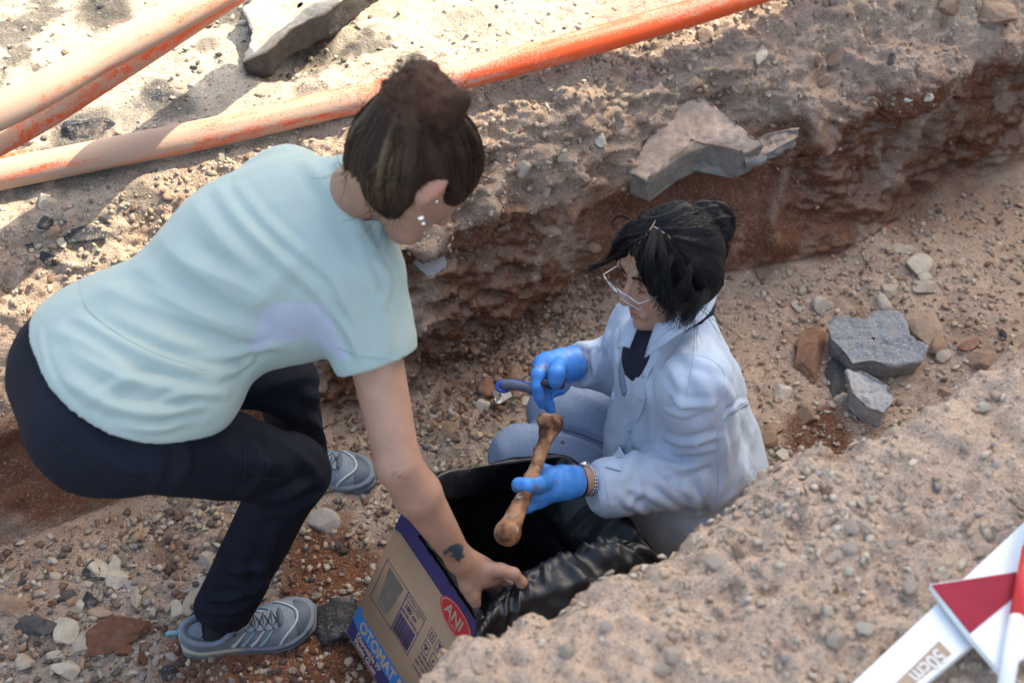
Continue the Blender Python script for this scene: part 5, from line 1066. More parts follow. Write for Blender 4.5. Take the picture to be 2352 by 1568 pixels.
# open front: a wedge removed between the plackets
wA, wB_, wC = Q(1490, 745, 2.40), Q(1448, 860, 2.40), Q(1405, 1070, 2.50)
shirtB = Sub(.006, shirtB, cap(Q(1505, 735, 2.37), Q(1462, 830, 2.42), .024, .010))
lo, hi = bbox([PELb, MiB, shLb, shRb, elLb, elRb, cuffL, cuffR, Q(1360, 1120, 2.45)], .19); V, F = nets(shirtB, lo, hi, .0045, 2); tr = bvh(V, F)
FB_L = [([(1530, 830), (1560, 880), (1570, 950)], .012, .006), ([(1590, 850), (1630, 910), (1640, 980)], .012, .005), ([(1540, 900), (1580, 930), (1640, 925)], .010, .008), ([(1530, 940), (1570, 950), (1620, 940)], .008, .006), ([(1525, 1000), (1580, 1015), (1650, 1000)], .010, .009), ([(1520, 1030), (1570, 1035), (1640, 1030)], .008, .006), ([(1510, 1060), (1560, 1075), (1620, 1060)], .010, .009),
        ([(1505, 1085), (1530, 1120), (1580, 1160)], .009, .008), ([(1460, 1090), (1470, 1130), (1440, 1160)], .008, .006), ([(1440, 1120), (1500, 1140), (1560, 1170)], .009, .006), ([(1550, 1110), (1590, 1140), (1600, 1180)], .010, .007), ([(1420, 1130), (1450, 1160), (1500, 1180)], .008, .006), ([(1600, 1070), (1620, 1120), (1590, 1170)], .012, .007), ([(1520, 1085), (1545, 1095), (1560, 1130)], .006, .007),
        ([(1660, 960), (1690, 930), (1738, 918)], .006, .007), ([(1650, 985), (1665, 1080), (1645, 1160)], .012, .004), ([(1700, 1000), (1700, 1080), (1680, 1150)], .012, .004), ([(1640, 700), (1680, 790), (1700, 880)], .02, .003), ([(1660, 880), (1658, 960), (1662, 1040)], .008, .005),
        ([(1480, 850), (1500, 930), (1500, 1040)], .012, .006), ([(1450, 900), (1440, 960), (1410, 1050)], .010, .005), ([(1470, 960), (1460, 1040), (1440, 1090)], .012, .006), ([(1400, 770), (1390, 810), (1395, 850)], .007, .007), ([(1370, 790), (1362, 820), (1365, 860)], .006, .006), ([(1420, 760), (1415, 800), (1420, 840)], .008, .006), ([(1345, 800), (1375, 800), (1390, 790)], .005, .005),
        ([(1560, 1180), (1620, 1175), (1690, 1130)], .010, .005), ([(1560, 700), (1590, 760), (1600, 820)], .014, .004), ([(1630, 860), (1670, 900), (1690, 960)], .012, .004), ([(1550, 800), (1600, 830), (1650, 850)], .010, .004), ([(1450, 800), (1470, 840), (1460, 900)], .009, .005)]
V = folds(V, F, tr, FB_L); V = clothfold(V, F, LTB + SPB * .4, 13, .0045, 17, 3); V = clothfold(V, F, SPB + LTB * .3, 20, .0028, 18, 4)
V = clothfold(V, F, SPB, 34, .0016, 19, 3); C = np.tile(np.array([.44, .52, .635]), (len(V), 1)); u_, v_, d_ = proj(V)
mk("shirt", V, F, m_shirtB, persB, True, C); tr = bvh(V, F)
m_sh2 = mat("blue_shirt_trim", (.44, .53, .66), .8); m_sh3 = mat("shirt_inside", (.21, .26, .35), .85); m_but = mat("button", (.42, .45, .5), .35)
def band(uv, w_, name, m, t=.0018, n=40, off=.0012):
    pp = path(tr, uv, n, off)
    if pp is None: return
    mb = MB(); mb.ribbon(pp[0], pp[1], w_, t); return mb.build(name, m, persB)
band([(1510, 800), (1480, 860), (1462, 940), (1432, 1010), (1408, 1078)], .030, "placket", m_sh2, .0022)
band([(1462, 770), (1438, 820), (1428, 860), (1436, 905)], .030, "placket", m_sh3, .002)
for uv in [(1482, 862), (1474, 913), (1448, 985), (1422, 1050)]:
    h = hit(tr, *uv)
    if h: mb = MB(); mb.tube([h[0], h[0] + h[1] * .0055], (.0052, .0045), 12); mb.build("button", m_but, persB)
for uv in [[(1520, 842), (1560, 815), (1620, 820), (1660, 850), (1662, 890)], [(1740, 918), (1700, 935), (1660, 972), (1652, 975)], [(1385, 1080), (1392, 1120), (1400, 1165)], [(1650, 985), (1650, 1080), (1648, 1150)], [(1372, 1080), (1374, 1120), (1384, 1168)], [(1350, 800), (1352, 835), (1350, 868)], [(1640, 1196), (1690, 1160), (1728, 1080)]]: seam(tr, uv, .0011, m_sh2, persB, off=.0004)
# collar: two folded leaves round the neck
def collar(uv1, uv2, name):
    a = spline(gl(*uv1), 16); b = spline(gl(*uv2), 16); V = np.concatenate([a, (a * 2 + b) / 3 + UPC * .003, (a + 2 * b) / 3 + UPC * .003, b]); n = 16
    F = [(j * n + i, j * n + i + 1, (j + 1) * n + i + 1, (j + 1) * n + i) for j in range(3) for i in range(n - 1)]
    o = mk(name, V, F, m_sh2, persB); m_ = o.modifiers.new("s", 'SOLIDIFY'); m_.thickness = .0025; return o
collar([(1508, 742, 2.37), (1540, 735, 2.34), (1587, 698, 2.37), (1621, 643, 2.46)], [(1482, 822, 2.38), (1548, 775, 2.33), (1624, 724, 2.37), (1650, 665, 2.47)], "collar")
collar([(1474, 730, 2.45), (1462, 760, 2.44), (1446, 800, 2.44)], [(1452, 724, 2.46), (1436, 752, 2.45), (1420, 800, 2.45)], "collar")
mb = MB(); mb.ribbon([Q(1405, 906, 2.60), Q(1425, 912, 2.585), Q(1450, 928, 2.565)], [-FWD] * 3, (.012, .026, .034), .002); mb.build("pocket_flap", m_sh2, persB)
# hair
HSC = 1.0
capB = Sub(.010, ell(Bp(-.004, 0, .022), fr, (.102, .090, .110)), U(.016, ell(Bp(.118, -.012, -.026), fr, (.068, .060, .098)), ell(Bp(.085, -.085, -.02), fr, (.05, .03, .07)), cap(Bp(-.085, 0, -.105), Bp(.06, 0, -.145), .065, .06), cap(Bp(-.125, .05, -.05), Bp(-.125, -.05, -.05), .04, .04)))
curt = U(.02, ell(Bp(.030, .068, .0), fr, (.040, .018, .055)), ell(Bp(-.02, .074, -.01), fr, (.045, .016, .045)), ell(Bp(.05, -.070, .035), fr, (.045, .018, .05)))
capB = shrink(capB); curt = shrink(curt); HSC = .93
BNB = Q(1644, 505, 2.42)
bunB = U(.015, *[ell(BNB + RGT * a + UPC * b - FWD * c_, np.array([RGT, UPC, FWD]), (r, r * .9, r)) for a, b, c_, r in [(0, 0, 0, .034), (-.022, .012, .01, .028), (.014, -.022, .01, .022), (-.02, -.03, .01, .034), (.006, .02, 0, .016), (-.045, -.02, .01, .038)]])
hairB = U(.009, U(.02, capB, curt), bunB); V, F = nets(hairB, *bbox([HB, BNB], .15), .0034, 2)
PT = Q(1502, 522, 2.30); bdir = nrm(BNB - HB); rel = V - PT; N = vnorm(V, F)
al = (V - BNB); fwdn = nrm(BNB - PT); e1 = nrm(np.cross(fwdn, FWD)); ang = (V - PT) @ e1 / (np.linalg.norm(V - PT, axis=1) + .03)
V = V + N * (fbm(np.stack([ang * 14, (V @ fwdn) * 6, ang * 0], 1), 3, 51) * .007 + fbm(V * 40, 2, 52) * .003)[:, None]
mk("hair", V, F, m_hairB, persB); trh = bvh(V, F)
# parting: a pale line of scalp
m_scalp = mat("scalp", (.30, .20, .16), .7)
def part(uv):
    pp = path(trh, uv, 14, .0016)
    if pp is None: return
    mb = MB(); mb.ribbon(pp[0], pp[1], np.interp(np.linspace(0, 1, 14), [0, .2, .8, 1], [.001, .0032, .003, .0008]), .0006); mb.build("parting", m_scalp, persB)
part([(1468, 560), (1484, 540), (1500, 520), (1506, 505)]); part([(1500, 520), (1520, 532), (1550, 556)])
mb = MB(); rr = np.random.default_rng(6)
def lock(uvd, n_, rad, th=.0008, spread=.35, curl=0, on=True):
    n_ = int(n_ * 1.5); rad *= 1.3; th *= .62; spread *= 1.5
    g = spline(gl(*uvd), 16); T = nrm(np.gradient(g, axis=0)); S = nrm(np.cross(T, FWD)); B_ = np.cross(T, S)
    for i in range(n_):
        a = rr.uniform(0, 6.28); r0 = rad * math.sqrt(rr.random()); ln = int(16 * rr.uniform(.75, 1)); ph = rr.uniform(0, 6); sp_ = rr.normal() * spread
        w_ = np.linspace(.35, 1, 16)[:, None] * (1 + sp_ * np.linspace(0, 1, 16)[:, None] ** 2)
        p = g + (S * math.cos(a) + B_ * math.sin(a)) * r0 * w_ + S * (np.sin(np.linspace(0, 5, 16) + ph) * curl)[:, None]
        mb.tube(p[:ln], np.linspace(th, th * .45, ln), 3, caps=False)
dd = 2.30
lock([(1490, 540, 2.31), (1450, 560, 2.30), (1414, 590, 2.36), (1378, 608, 2.38), (1358, 612, 2.38), (1358, 621, 2.38), (1374, 622, 2.38), (1388, 612, 2.38)], 26, .006, .0008, .3)
lock([(1480, 540, 2.31), (1435, 550, 2.33), (1408, 578, 2.38), (1392, 600, 2.39), (1372, 616, 2.40)], 26, .007, .0008, .5)
lock([(1445, 505, 2.40), (1425, 496, 2.40), (1408, 508, 2.40), (1412, 525, 2.40), (1432, 520, 2.4)], 10, .003, .0006, .4)
lock([(1503, 528, 2.29), (1488, 580, 2.25), (1480, 630, 2.26), (1500, 668, 2.27), (1512, 692, 2.28)], 45, .010, .0009, .4)
lock([(1502, 530, 2.29), (1484, 590, 2.25), (1472, 640, 2.26), (1482, 668, 2.27)], 12, .008, .0008, .4)
lock([(1504, 530, 2.29), (1492, 590, 2.24), (1495, 640, 2.24), (1520, 680, 2.25), (1516, 700, 2.26), (1506, 720, 2.26)], 80, .013, .0009, .5)
lock([(1510, 530, 2.29), (1525, 600, 2.25), (1530, 660, 2.25), (1542, 700, 2.25), (1535, 730, 2.25), (1510, 748, 2.25)], 80, .012, .0009, .6, .002)
lock([(1520, 540, 2.29), (1560, 610, 2.28), (1580, 670, 2.28), (1592, 700, 2.28), (1568, 730, 2.27), (1565, 750, 2.27)], 90, .014, .0009, .6, .003)
lock([(1540, 550, 2.29), (1590, 620, 2.30), (1612, 665, 2.32), (1606, 690, 2.29), (1580, 720, 2.27), (1575, 742, 2.27), (1560, 768, 2.27)], 80, .014, .0009, .6, .003)
lock([(1560, 560, 2.30), (1520, 640, 2.25), (1540, 690, 2.26), (1560, 705, 2.27)], 60, .012)
lock([(1590, 600, 2.30), (1570, 660, 2.27), (1545, 690, 2.27)], 60, .012)
lock([(1655, 540, 2.42), (1672, 570, 2.42), (1664, 600, 2.42), (1655, 620, 2.42)], 14, .006, .0006, .8)
lock([(1650, 500, 2.40), (1676, 490, 2.40), (1678, 515, 2.40), (1660, 540, 2.40)], 40, .008)
lock([(1620, 480, 2.40), (1640, 470, 2.40), (1672, 486, 2.40), (1670, 505, 2.40)], 40, .008)
lock([(1600, 700, 2.29), (1590, 735, 2.27), (1560, 752, 2.27), (1530, 765, 2.28)], 12, .005, .0005, 1)
for i in range(1500):                                           # combed strands from the parting over the skull to the bun
    d0 = rr.normal(size=3); d0 = nrm(d0 + (PT - HB) / .12 * .7); loc, no, _, _ = trh.find_nearest(Vector(HB + d0 * .12)); p0 = np.array(loc)
    if (p0 - HB) @ UB < -.03: continue
    tgt = BNB - bdir * .02 + rr.normal(size=3) * .014
    pts = []
    for t in np.linspace(0, rr.uniform(.5, 1), 10):
        q = p0 * (1 - t) + tgt * t; loc, no, _, _ = trh.find_nearest(Vector(q)); pts.append(np.array(loc) + np.array(no) * rr.uniform(.0004, .0012))
    mb.tube(pts, np.linspace(.0007, .0004, 10), 3, caps=False)
for i in range(70):                                             # flyaways and fine wisps over the face
    uv = [(1500, 540), (1530, 560), (1480, 540), (1620, 470), (1560, 455), (1600, 690)][i % 6]; q0 = Q(uv[0] + rr.normal() * 14, uv[1] + rr.normal() * 10, 2.29); dr = nrm(-UPC * rr.uniform(.3, 1) + RGT * rr.normal() * .7 - FWD * .35) if i % 6 not in (3, 4) else nrm(UPC + RGT * rr.normal())
    L_ = rr.uniform(.05, .15) if i % 6 not in (3, 4) else rr.uniform(.015, .03); k = nrm(rr.normal(size=3)) * rr.uniform(.2, .5) * L_
    mb.tube([q0 + dr * L_ * t + k * t * t for t in np.linspace(0, 1, 8)], np.linspace(.00045, .0002, 8), 3, caps=False)
for i in range(160):
    p0 = BNB + nrm(rr.normal(size=3)) * .028; q = nrm(rr.normal(size=3)); k = rr.normal(size=3) * .015
    mb.tube([p0 + q * .045 * t * rr.uniform(.6, 1) + k * t * t for t in np.linspace(0, 1, 6)], np.linspace(.0006, .0003, 6), 3, caps=False)
mb.build("hair_strands", m_hairB, persB)
# glasses
gls = empty("glasses", (0, 0, 0), None, None); gls.parent = persB; gls.location = tuple(Bp(.11, 0, 0) - parent_origin(persB))
m_lens = mat("lens", (.9, .93, 1), .03, trans=1, ior=1.3, alpha=.35)
gU = nrm(UB * .88 + FB * .46)
for s_ in (1, -1):
    mb = MB(); c = Bp(.122, .036 * s_, -.012); lx = nrm(LB * s_ - FB * .20); ring = [c + lx * (.0285 * math.copysign(abs(math.cos(t)) ** .8, math.cos(t))) + gU * (.0215 * math.copysign(abs(math.sin(t)) ** .8, math.sin(t))) for t in np.linspace(0, 2 * math.pi, 40)]
    mb.tube(ring, .0010, 6, caps=False); rm = mb.build("rim", m_silver, gls)
    mb = MB(); mb.add(ring[:-1] + [c + FB * .002], [(i, (i + 1) % 39, 39) for i in range(39)]); mb.build("lens", m_lens, gls)
    mb = MB(); mb.tube(spline([c + lx * .0285 + gU * .010, c + lx * .0325 + gU * .010 - FB * .012, Bp(.04, .079 * s_, .004), Bp(-.005, .083 * s_, .006), Bp(-.03, .082 * s_, -.02)], 20), .0011, 6); mb.build("temple_arm", m_silver, gls)
mb = MB(); mb.tube(spline([Bp(.124, .0095, -.004), Bp(.1285, 0, .001), Bp(.124, -.0095, -.004)], 10), .0012, 6); mb.build("bridge", m_silver, gls)
# ------------------------------------------------------------------ the thigh bone
m_bone = mat("old_bone", attr=True, rough=.75, bump=.8, bscale=90, bdist=.002, var=.3, vscale=45, spec=.3)
b1_ = Q(1262, 985, 2.42); b2_ = Q(1166, 1222, 2.29); bx_ = nrm(b2_ - b1_); bs = nrm(np.cross(bx_, FWD)); bs = bs if bs @ RGT > 0 else -bs; bf = np.cross(bx_, bs)
mid_ = (b1_ + b2_) / 2 + bs * .004
bone = U(.016, cap(b1_, mid_, .0130, .0118), cap(mid_, b2_ - bx_ * .005, .0118, .0195), cap(Q(1258, 990, 2.415), Q(1266, 975, 2.42), .0145, .016), ell(Q(1248, 963, 2.40), EYE, (.0105, .0105, .0105)), cap(Q(1262, 972, 2.41), Q(1250, 964, 2.40), .011, .009), ell(Q(1276, 971, 2.425), EYE, (.013, .014, .013)),
         ell(b2_ + bs * .007 + bx_ * .004, np.array([bx_, bs, bf]), (.018, .0145, .017)), ell(b2_ - bs * .007 + bx_ * .004, np.array([bx_, bs, bf]), (.017, .0135, .016)))
bone = Sub(.008, bone, ell(b2_ + bx_ * .028 - FWD * .012, EYE, (.009, .009, .012)))
V, F = nets(bone, *bbox([b1_, b2_], .05), .0022, 1); N = vnorm(V, F)
V = V + N * (fbm(V * 60, 3, 3) * .0022 + np.exp(-((V - Q(1232, 1030, 2.40)) ** 2).sum(1) / .016 ** 2) * np.clip(ridg(V * 90, 2, 4), 0, 1) * .006)[:, None]
n_ = fbm(V * 38, 3, 7) + .4 * fbm(V * 120, 2, 8); C = np.tile(np.array([.22, .105, .055]), (len(V), 1)); C = mixc(C, np.array([.35, .185, .105]), sst(.0, .35, n_)); C = mixc(C, np.array([.085, .040, .025]), sst(.0, .3, -n_))
C = mixc(C, np.array([.45, .40, .34]), .5 * sst(.25, .45, fbm(V * 70, 2, 11)))
o = mk("thigh_bone", V, F, m_bone, None, True, C); tag(o, "long earth stained thigh bone held in the gloved hand over the black bag", "bone")
# clods that crumble off the bone
for i, (u, v, s_) in enumerate([(1292, 1016, .004), (1286, 957, .0035), (1294, 958, .0025), (1262, 957, .0045)]):
    V, F = rockshape(1, 900 + i, 4, .1); ob = mk("soil_crumb", V * s_, F, rockmat("clay"), None, True); h = hit(TREE, u, v)
    ob.location = tuple(Q(u, v, [2.64, 2.7, 2.7, 2.43][i])); tag(ob, ["dark crumb of soil right of the bone on the jeans", "crumb of soil above the bone head at the right", "tiny soil speck beside the bone head", "dark crumb of soil between fingertip and bone"][i], "soil crumb")
# ------------------------------------------------------------------ tools in the right hand
m_bluep = mat("blue_plastic", (.03, .10, .50), .45); m_greyp = mat("grey_rubber", (.13, .15, .20), .6, bump=.2); m_dk = mat("dark_handle", (.035, .035, .045), .35)
tw = empty("hand_tool", Q(1190, 893, 2.69), "blue and grey tool handle with a hanging hole, held in the gloved hand", "hand tool")
mb = MB(); g = spline(gl((1158, 884, 2.72), (1180, 884, 2.70), (1205, 889, 2.68), (1226, 895, 2.66), (1262, 900, 2.65)), 30); mb.tube(g, np.interp(np.linspace(0, 1, 30), [0, .3, .6, 1], [.012, .011, .0095, .009]), 10); mb.build("handle", m_greyp, tw)
mb = MB(); mb.tube(g + UPC * .0085, .0035, 6); mb.build("blue_strip", m_bluep, tw)
mb = MB(); cH = Q(1156, 888, 2.715); mb.tube([cH + RGT * .0135 * math.cos(t) + UPC * .0095 * math.sin(t) for t in np.linspace(0, 2 * math.pi, 24)], .0045, 8, caps=False); mb.build("hanging_eye", m_bluep, tw)
mb = MB(); mb.tube([Q(1143, 885, 2.72), Q(1150, 887, 2.718)], (.003, .008), 8); mb.build("handle_tip", m_greyp, tw)
mb = MB(); mb.tube([Q(1218, 894, 2.67), Q(1232, 897, 2.66)], (.0115, .011), 12); mb.build("collar", m_bluep, tw)
pk = empty("pick_tool", Q(1262, 885, 2.60), "thin pointed tool with dark grey handle pinched by the gloved thumb", "hand tool")
mb = MB(); mb.tube([Q(1222, 889, 2.60), Q(1242, 884, 2.595)], (.0010, .0022), 8); mb.build("steel_point", m_steel, pk)
mb = MB(); mb.tube(spline(gl((1240, 884, 2.595), (1252, 879, 2.59), (1266, 883, 2.60), (1290, 884, 2.62)), 14), np.interp(np.linspace(0, 1, 14), [0, .2, .5, 1], [.004, .0075, .010, .009]), 12); mb.build("handle", m_dk, pk)
mb = MB(); mb.tube([Q(1246, 882, 2.592), Q(1250, 880, 2.591)], .0078, 12); mb.build("ring", m_steel, pk)
# scraper
sc_ = hit(TREE, 1150, 912)[0] + np.array([0, 0, .012]); scr = empty("metal_scraper", sc_, "small flat metal scraper blade under the blue tool handle", "scraper")
zz = sc_[2] + .01; q = [P(1129, 900, zz), P(1160, 886, zz + .012), P(1178, 908, zz + .008), P(1150, 925, zz), P(1142, 927, zz)]
mb = MB(); top = np.array(q); V = np.concatenate([top, top - EYE[2] * .0015]); mb.add(V, [(0, 1, 2, 3, 4), (9, 8, 7, 6, 5)] + [(i, i + 5, (i + 1) % 5 + 5, (i + 1) % 5) for i in range(5)]); mb.build("blade", mat("worn_steel", (.5, .48, .45), .45, metal=.6, var=.3, vscale=60, bump=.2), scr, False)
mb = MB(); mb.tube([q[0], q[4]], .0018, 6); mb.build("edge_fold", m_steel, scr)
for u, v, ru, rv, k, lb in [(1188, 904, 13, 12, "brown", "brown clod resting on the scraper blade"), (1152, 938, 14, 9, "clay", "red clod in front of the scraper blade"), (1150, 908, 5, 4, "clay", "tiny red crumb on the scraper blade")]:
    V, F = rockshape(2, int(u), 6, .1); c = P(u, v, zz + .012); s_ = (c[1] * cp - (c[2] - CAMZ) * sp) / FPX; ob = mk("clod", V * np.array([ru, rv * 1.2, rv]) * s_, F, rockmat(k), None, True); ob.location = tuple(c); tag(ob, lb, "clod")

# ------------------------------------------------------------------ cardboard box
m_card = mat("cardboard", (.45, .295, .185), .85, bump=.15, bscale=60, var=.08, vscale=12); m_purp = mat("print_purple", (.040, .030, .135), .6); m_blue = mat("print_blue", (.025, .19, .50), .6); m_red = mat("print_red", (.55, .025, .03), .55); m_ink = mat("print_ink", (.06, .05, .15), .7); m_tanp = mat("print_tan", (.48, .36, .27), .7)
BL = P(795, 1452, .03); TLc = P(927, 1166, .365); BRd = P(872, 1573, .03)
Hv = TLc - BL; Hh = np.linalg.norm(Hv); Hd = Hv / Hh; Wd = nrm(BRd - BL); Wd = nrm(Wd - Hd * (Wd @ Hd)); Dd = np.cross(Wd, Hd); Dd = Dd if Dd[0] > 0 else -Dd
BWd, BDp = .385, .30
box = empty("cardboard_box", BL, "tan cardboard box with purple band and red oval print, lined with a black bag", "box")
frb = [Wd, Hd, Dd]
def wallp(c, hw, hh, hd): mb = MB(); mb.box(c, frb, (hw, hh, hd)); return mb
wallp(BL + Wd * BWd / 2 + Hd * Hh / 2 + Dd * .002, BWd / 2, Hh / 2, .002).build("front_panel", m_card, box, False)
wallp(BL + Wd * BWd / 2 + Hd * (Hh - .04) / 2 + Dd * (BDp - .002), BWd / 2, (Hh - .04) / 2, .002).build("back_panel", m_card, box, False)
wallp(BL + Wd * .002 + Hd * Hh / 2 + Dd * BDp / 2, .002, Hh / 2 - .0005, BDp / 2 - .004).build("side_panel", m_card, box, False)
wallp(BL + Wd * (BWd - .002) + Hd * (Hh - .03) / 2 + Dd * BDp / 2, .002, (Hh - .03) / 2 - .0005, BDp / 2 - .004).build("side_panel", m_card, box, False)
wallp(BL + Wd * BWd / 2 + Hd * .003 + Dd * BDp / 2, BWd / 2 - .004, .002, BDp / 2 - .004).build("bottom_panel", m_card, box, False)
FN = -Dd                                                        # outward normal of the printed face
# the printed face: x runs along its width, y up its height, both in fractions seen in the photo
def fp(x, y, l=1): return BL + Wd * x + Hd * y + FN * (.0006 * l)
def poly(pts, m, name, l=1):
    V = [fp(x, y, l) for x, y in pts]; V2 = [fp(x, y, 0) for x, y in pts]; n = len(pts); mb = MB(); F = [tuple(range(n)), tuple(range(2 * n - 1, n - 1, -1))] + [(i, i + n, (i + 1) % n + n, (i + 1) % n) for i in range(n)]; mb.add(V + V2, F); return mb.build(name, m, box, False)
def inv(u, v):                                                   # where a picture point falls on the face
    k = FWD + (u - CU) / FPX * RGT - (v - CV) / FPX * UPC; t = ((BL - CAM) @ FN) / (k @ FN); p = CAM + k * t - BL; return p @ Wd, p @ Hd
h_ = lambda v0, v1: None
bx0 = .001; W_full = BWd - .001
ytop = inv(914, 1240)[1] if False else Hh - .060
poly([(bx0, Hh - .055), (.02, Hh - .048), (W_full, Hh - .048), (W_full, Hh - .001), (bx0, Hh - .001)], m_purp, "purple_band")
poly([(bx0, .048), (bx0, .088), (.010, .088), (.022, .078), (W_full, .078), (W_full, .040), (.022, .040), (.012, .044)], m_blue, "blue_band")
poly([(bx0, .004), (bx0, .048), (.012, .044), (.022, .040), (W_full, .040), (W_full, .004)], m_purp, "purple_base_band")
def text(s, x, y, size, m, name="print", l=2, rot=0, sx=1.0, bold=0):
    cu = bpy.data.curves.new(name, 'FONT'); cu.body = s; cu.size = size; cu.extrude = .0002; cu.offset = bold; cu.align_x = 'LEFT'; cu.resolution_u = 3
    t_ = bpy.data.objects.new(name, cu); SC.collection.objects.link(t_); bpy.context.view_layer.update()
    me = bpy.data.meshes.new_from_object(t_.evaluated_get(bpy.context.evaluated_depsgraph_get())); bpy.data.objects.remove(t_)
    me.materials.clear(); me.materials.append(m); o = bpy.data.objects.new(name, me); SC.collection.objects.link(o); o.parent = box
    X = Wd * math.cos(rot) + Hd * math.sin(rot); Y = -Wd * math.sin(rot) + Hd * math.cos(rot); M = np.eye(4); M[:3, 0] = X * sx; M[:3, 1] = Y; M[:3, 2] = FN; M[:3, 3] = fp(x, y, l) - BL
    o.matrix_local = Matrix(M.tolist()); return o

def frame_(x0, y0, x1, y1, t=.0012, name="print_frame"):
    for a, b, c, d in ((x0, y0, x1, y0 + t), (x0, y1 - t, x1, y1), (x0, y0, x0 + t, y1), (x1 - t, y0, x1, y1)): poly([(a, b), (c, b), (c, d), (a, d)], m_ink, name, 1)
def c5(x, y): return inv(771.5 + x * .2622, 1157 + y * .2622)
a = c5(455, 470); b = c5(635, 770); c = c5(480, 1100); d = c5(302, 800)
X0 = (a[0] + d[0]) / 2; X1 = (b[0] + c[0]) / 2; Y1 = (a[1] + b[1]) / 2; Y0 = (c[1] + d[1]) / 2; e = c5(788, 1000); g_ = c5(625, 1335); X2 = (e[0] + g_[0]) / 2
print("box face", X0, X1, X2, Y0, Y1, Hh, c5(185, 1110), c5(590, 1560), c5(165, 1190), c5(420, 1490), c5(145, 1240), c5(370, 1525), c5(185, 930), c5(130, 1035), c5(510, 240), c5(580, 70))
frame_(X0, Y0, X1, Y1); frame_(X1, Y0, X2, Y1); yd = Y0 + (Y1 - Y0) * .56; poly([(X1, yd), (X2, yd), (X2, yd + .001), (X1, yd + .001)], m_ink, "print_line")
m_cup = mat("print_cup", (.20, .16, .13), .7, var=.25, vscale=40)
cx = (X0 + X1) / 2; cy = (Y0 + Y1) / 2; q = (Y1 - Y0) * .42; w2 = (X1 - X0) * .33
poly([(cx - w2, cy + q), (cx + w2, cy + q), (cx + w2 * .66, cy - q * .8), (cx + w2 * .4, cy - q), (cx - w2 * .4, cy - q), (cx - w2 * .66, cy - q * .8)], m_cup, "cup_picture", 1)
x0, y0 = c5(185, 1115); x1, _ = c5(590, 1560)
tf = text("OTOMAT BARDAK", x0 + .001, .0475, .0380, m_tanp, bold=.0011, sx=.86); text("Disposable PP", c5(165, 1190)[0], .0262, .0195, m_tanp, bold=.0007, sx=.86); text("Plastic GLass", c5(145, 1240)[0], .0085, .0195, m_tanp, bold=.0007, sx=.86)
text("180 cc", X1 + .006, yd + (Y1 - yd) * .28, .0165, m_ink, bold=.0003); text("OTOMAT BARDAK", X1 + .004, Y1 - .010, .0072, m_ink); text("Disposable PP Plastic", X1 + .004, Y1 - .018, .0058, m_ink); text("ANL 6080   1x24x120", X1 + .004, yd + .003, .0060, m_ink)
mb = MB(); x = X1 + .005; rb = np.random.default_rng(3)
while x < X2 - .006:
    wv = rb.choice([.0007, .0012, .0018]); mb.box(fp(x, (Y0 + yd) / 2 - .001, 1), [Wd, Hd, FN], (wv / 2, (yd - Y0) * .40, .0003)); x += wv + rb.choice([.0008, .0013])
mb.build("barcode", m_ink, box, False)
a = c5(925, 825); b = c5(1190, 1200); ox, oy = (a[0] + b[0]) / 2, (a[1] + b[1]) / 2; rx = abs(b[0] - a[0]) / 2 * 1.02; ry = rx * .52
def oval(k, m, l, nm, k2=None): poly([(ox + rx * k * math.cos(t), oy + (ry * k + (0 if k2 is None else k2)) * math.sin(t)) for t in np.linspace(0, 2 * math.pi, 48)[:-1]], m, nm, l)
print("oval", ox, oy, rx, ry)
oval(1, m_red, 3, "oval_logo"); oval(.93, m_tanp, 3.8, "oval_ring"); oval(.875, m_red, 4.6, "oval_logo")
text("ANI", ox - rx * .62, oy - ry * .30, ry * 1.25, m_tanp, l=6, bold=.0006, sx=.95); text("PLAST", ox - rx * .25, oy - ry * .68, ry * .36, m_tanp, l=6)
for (px, py, k) in [(843, 1150, 0), (790, 1255, 1), (905, 1255, 2), (858, 1368, 3)]:
    ix, iy = c5(px, py); frame_(ix - .0105, iy - .0125, ix + .0105, iy + .0125, .0010, "icon_frame")
    if k == 0: [poly([(ix + d_ - .0012, iy - .005), (ix + d_ + .0012, iy - .005), (ix + d_ + .0012, iy + .003), (ix + d_ + .003, iy + .003), (ix + d_, iy + .007), (ix + d_ - .003, iy + .003), (ix + d_ - .0012, iy + .003)], m_ink, "arrow_icon") for d_ in (-.0035, .0035)]; poly([(ix - .007, iy - .0075), (ix + .007, iy - .0075), (ix + .007, iy - .006), (ix - .007, iy - .006)], m_ink, "icon_bar")
    elif k == 2: poly([(ix - .005, iy + .008), (ix + .005, iy + .008), (ix + .003, iy + .001), (ix + .001, iy), (ix + .001, iy - .006), (ix + .004, iy - .008), (ix - .004, iy - .008), (ix - .001, iy - .006), (ix - .001, iy), (ix - .003, iy + .001)], m_ink, "glass_icon")
    else:
        for j in range(3 if k == 1 else 1):
            tt = j * 2.094 + .5; cx_, cy_ = ix + .004 * math.cos(tt) * (k == 1), iy + .004 * math.sin(tt) * (k == 1) - (0 if k == 1 else .003); poly([(cx_ + .0032 * math.cos(s), cy_ + .0032 * math.sin(s)) for s in np.linspace(0, 6.28, 11)[:-1]], m_ink, "round_icon")
for i, s in enumerate(("TS-EN ISO 9001", "TS-EN ISO 22000", "BRC /IOP")): ix, iy = c5(745 - 22 * i, 1290 + 32 * i); text(s, ix, iy - .004, .0085, m_ink)
text("\u00dcretim \u0130zni No", *c5(672, 1405), .0070, m_ink)
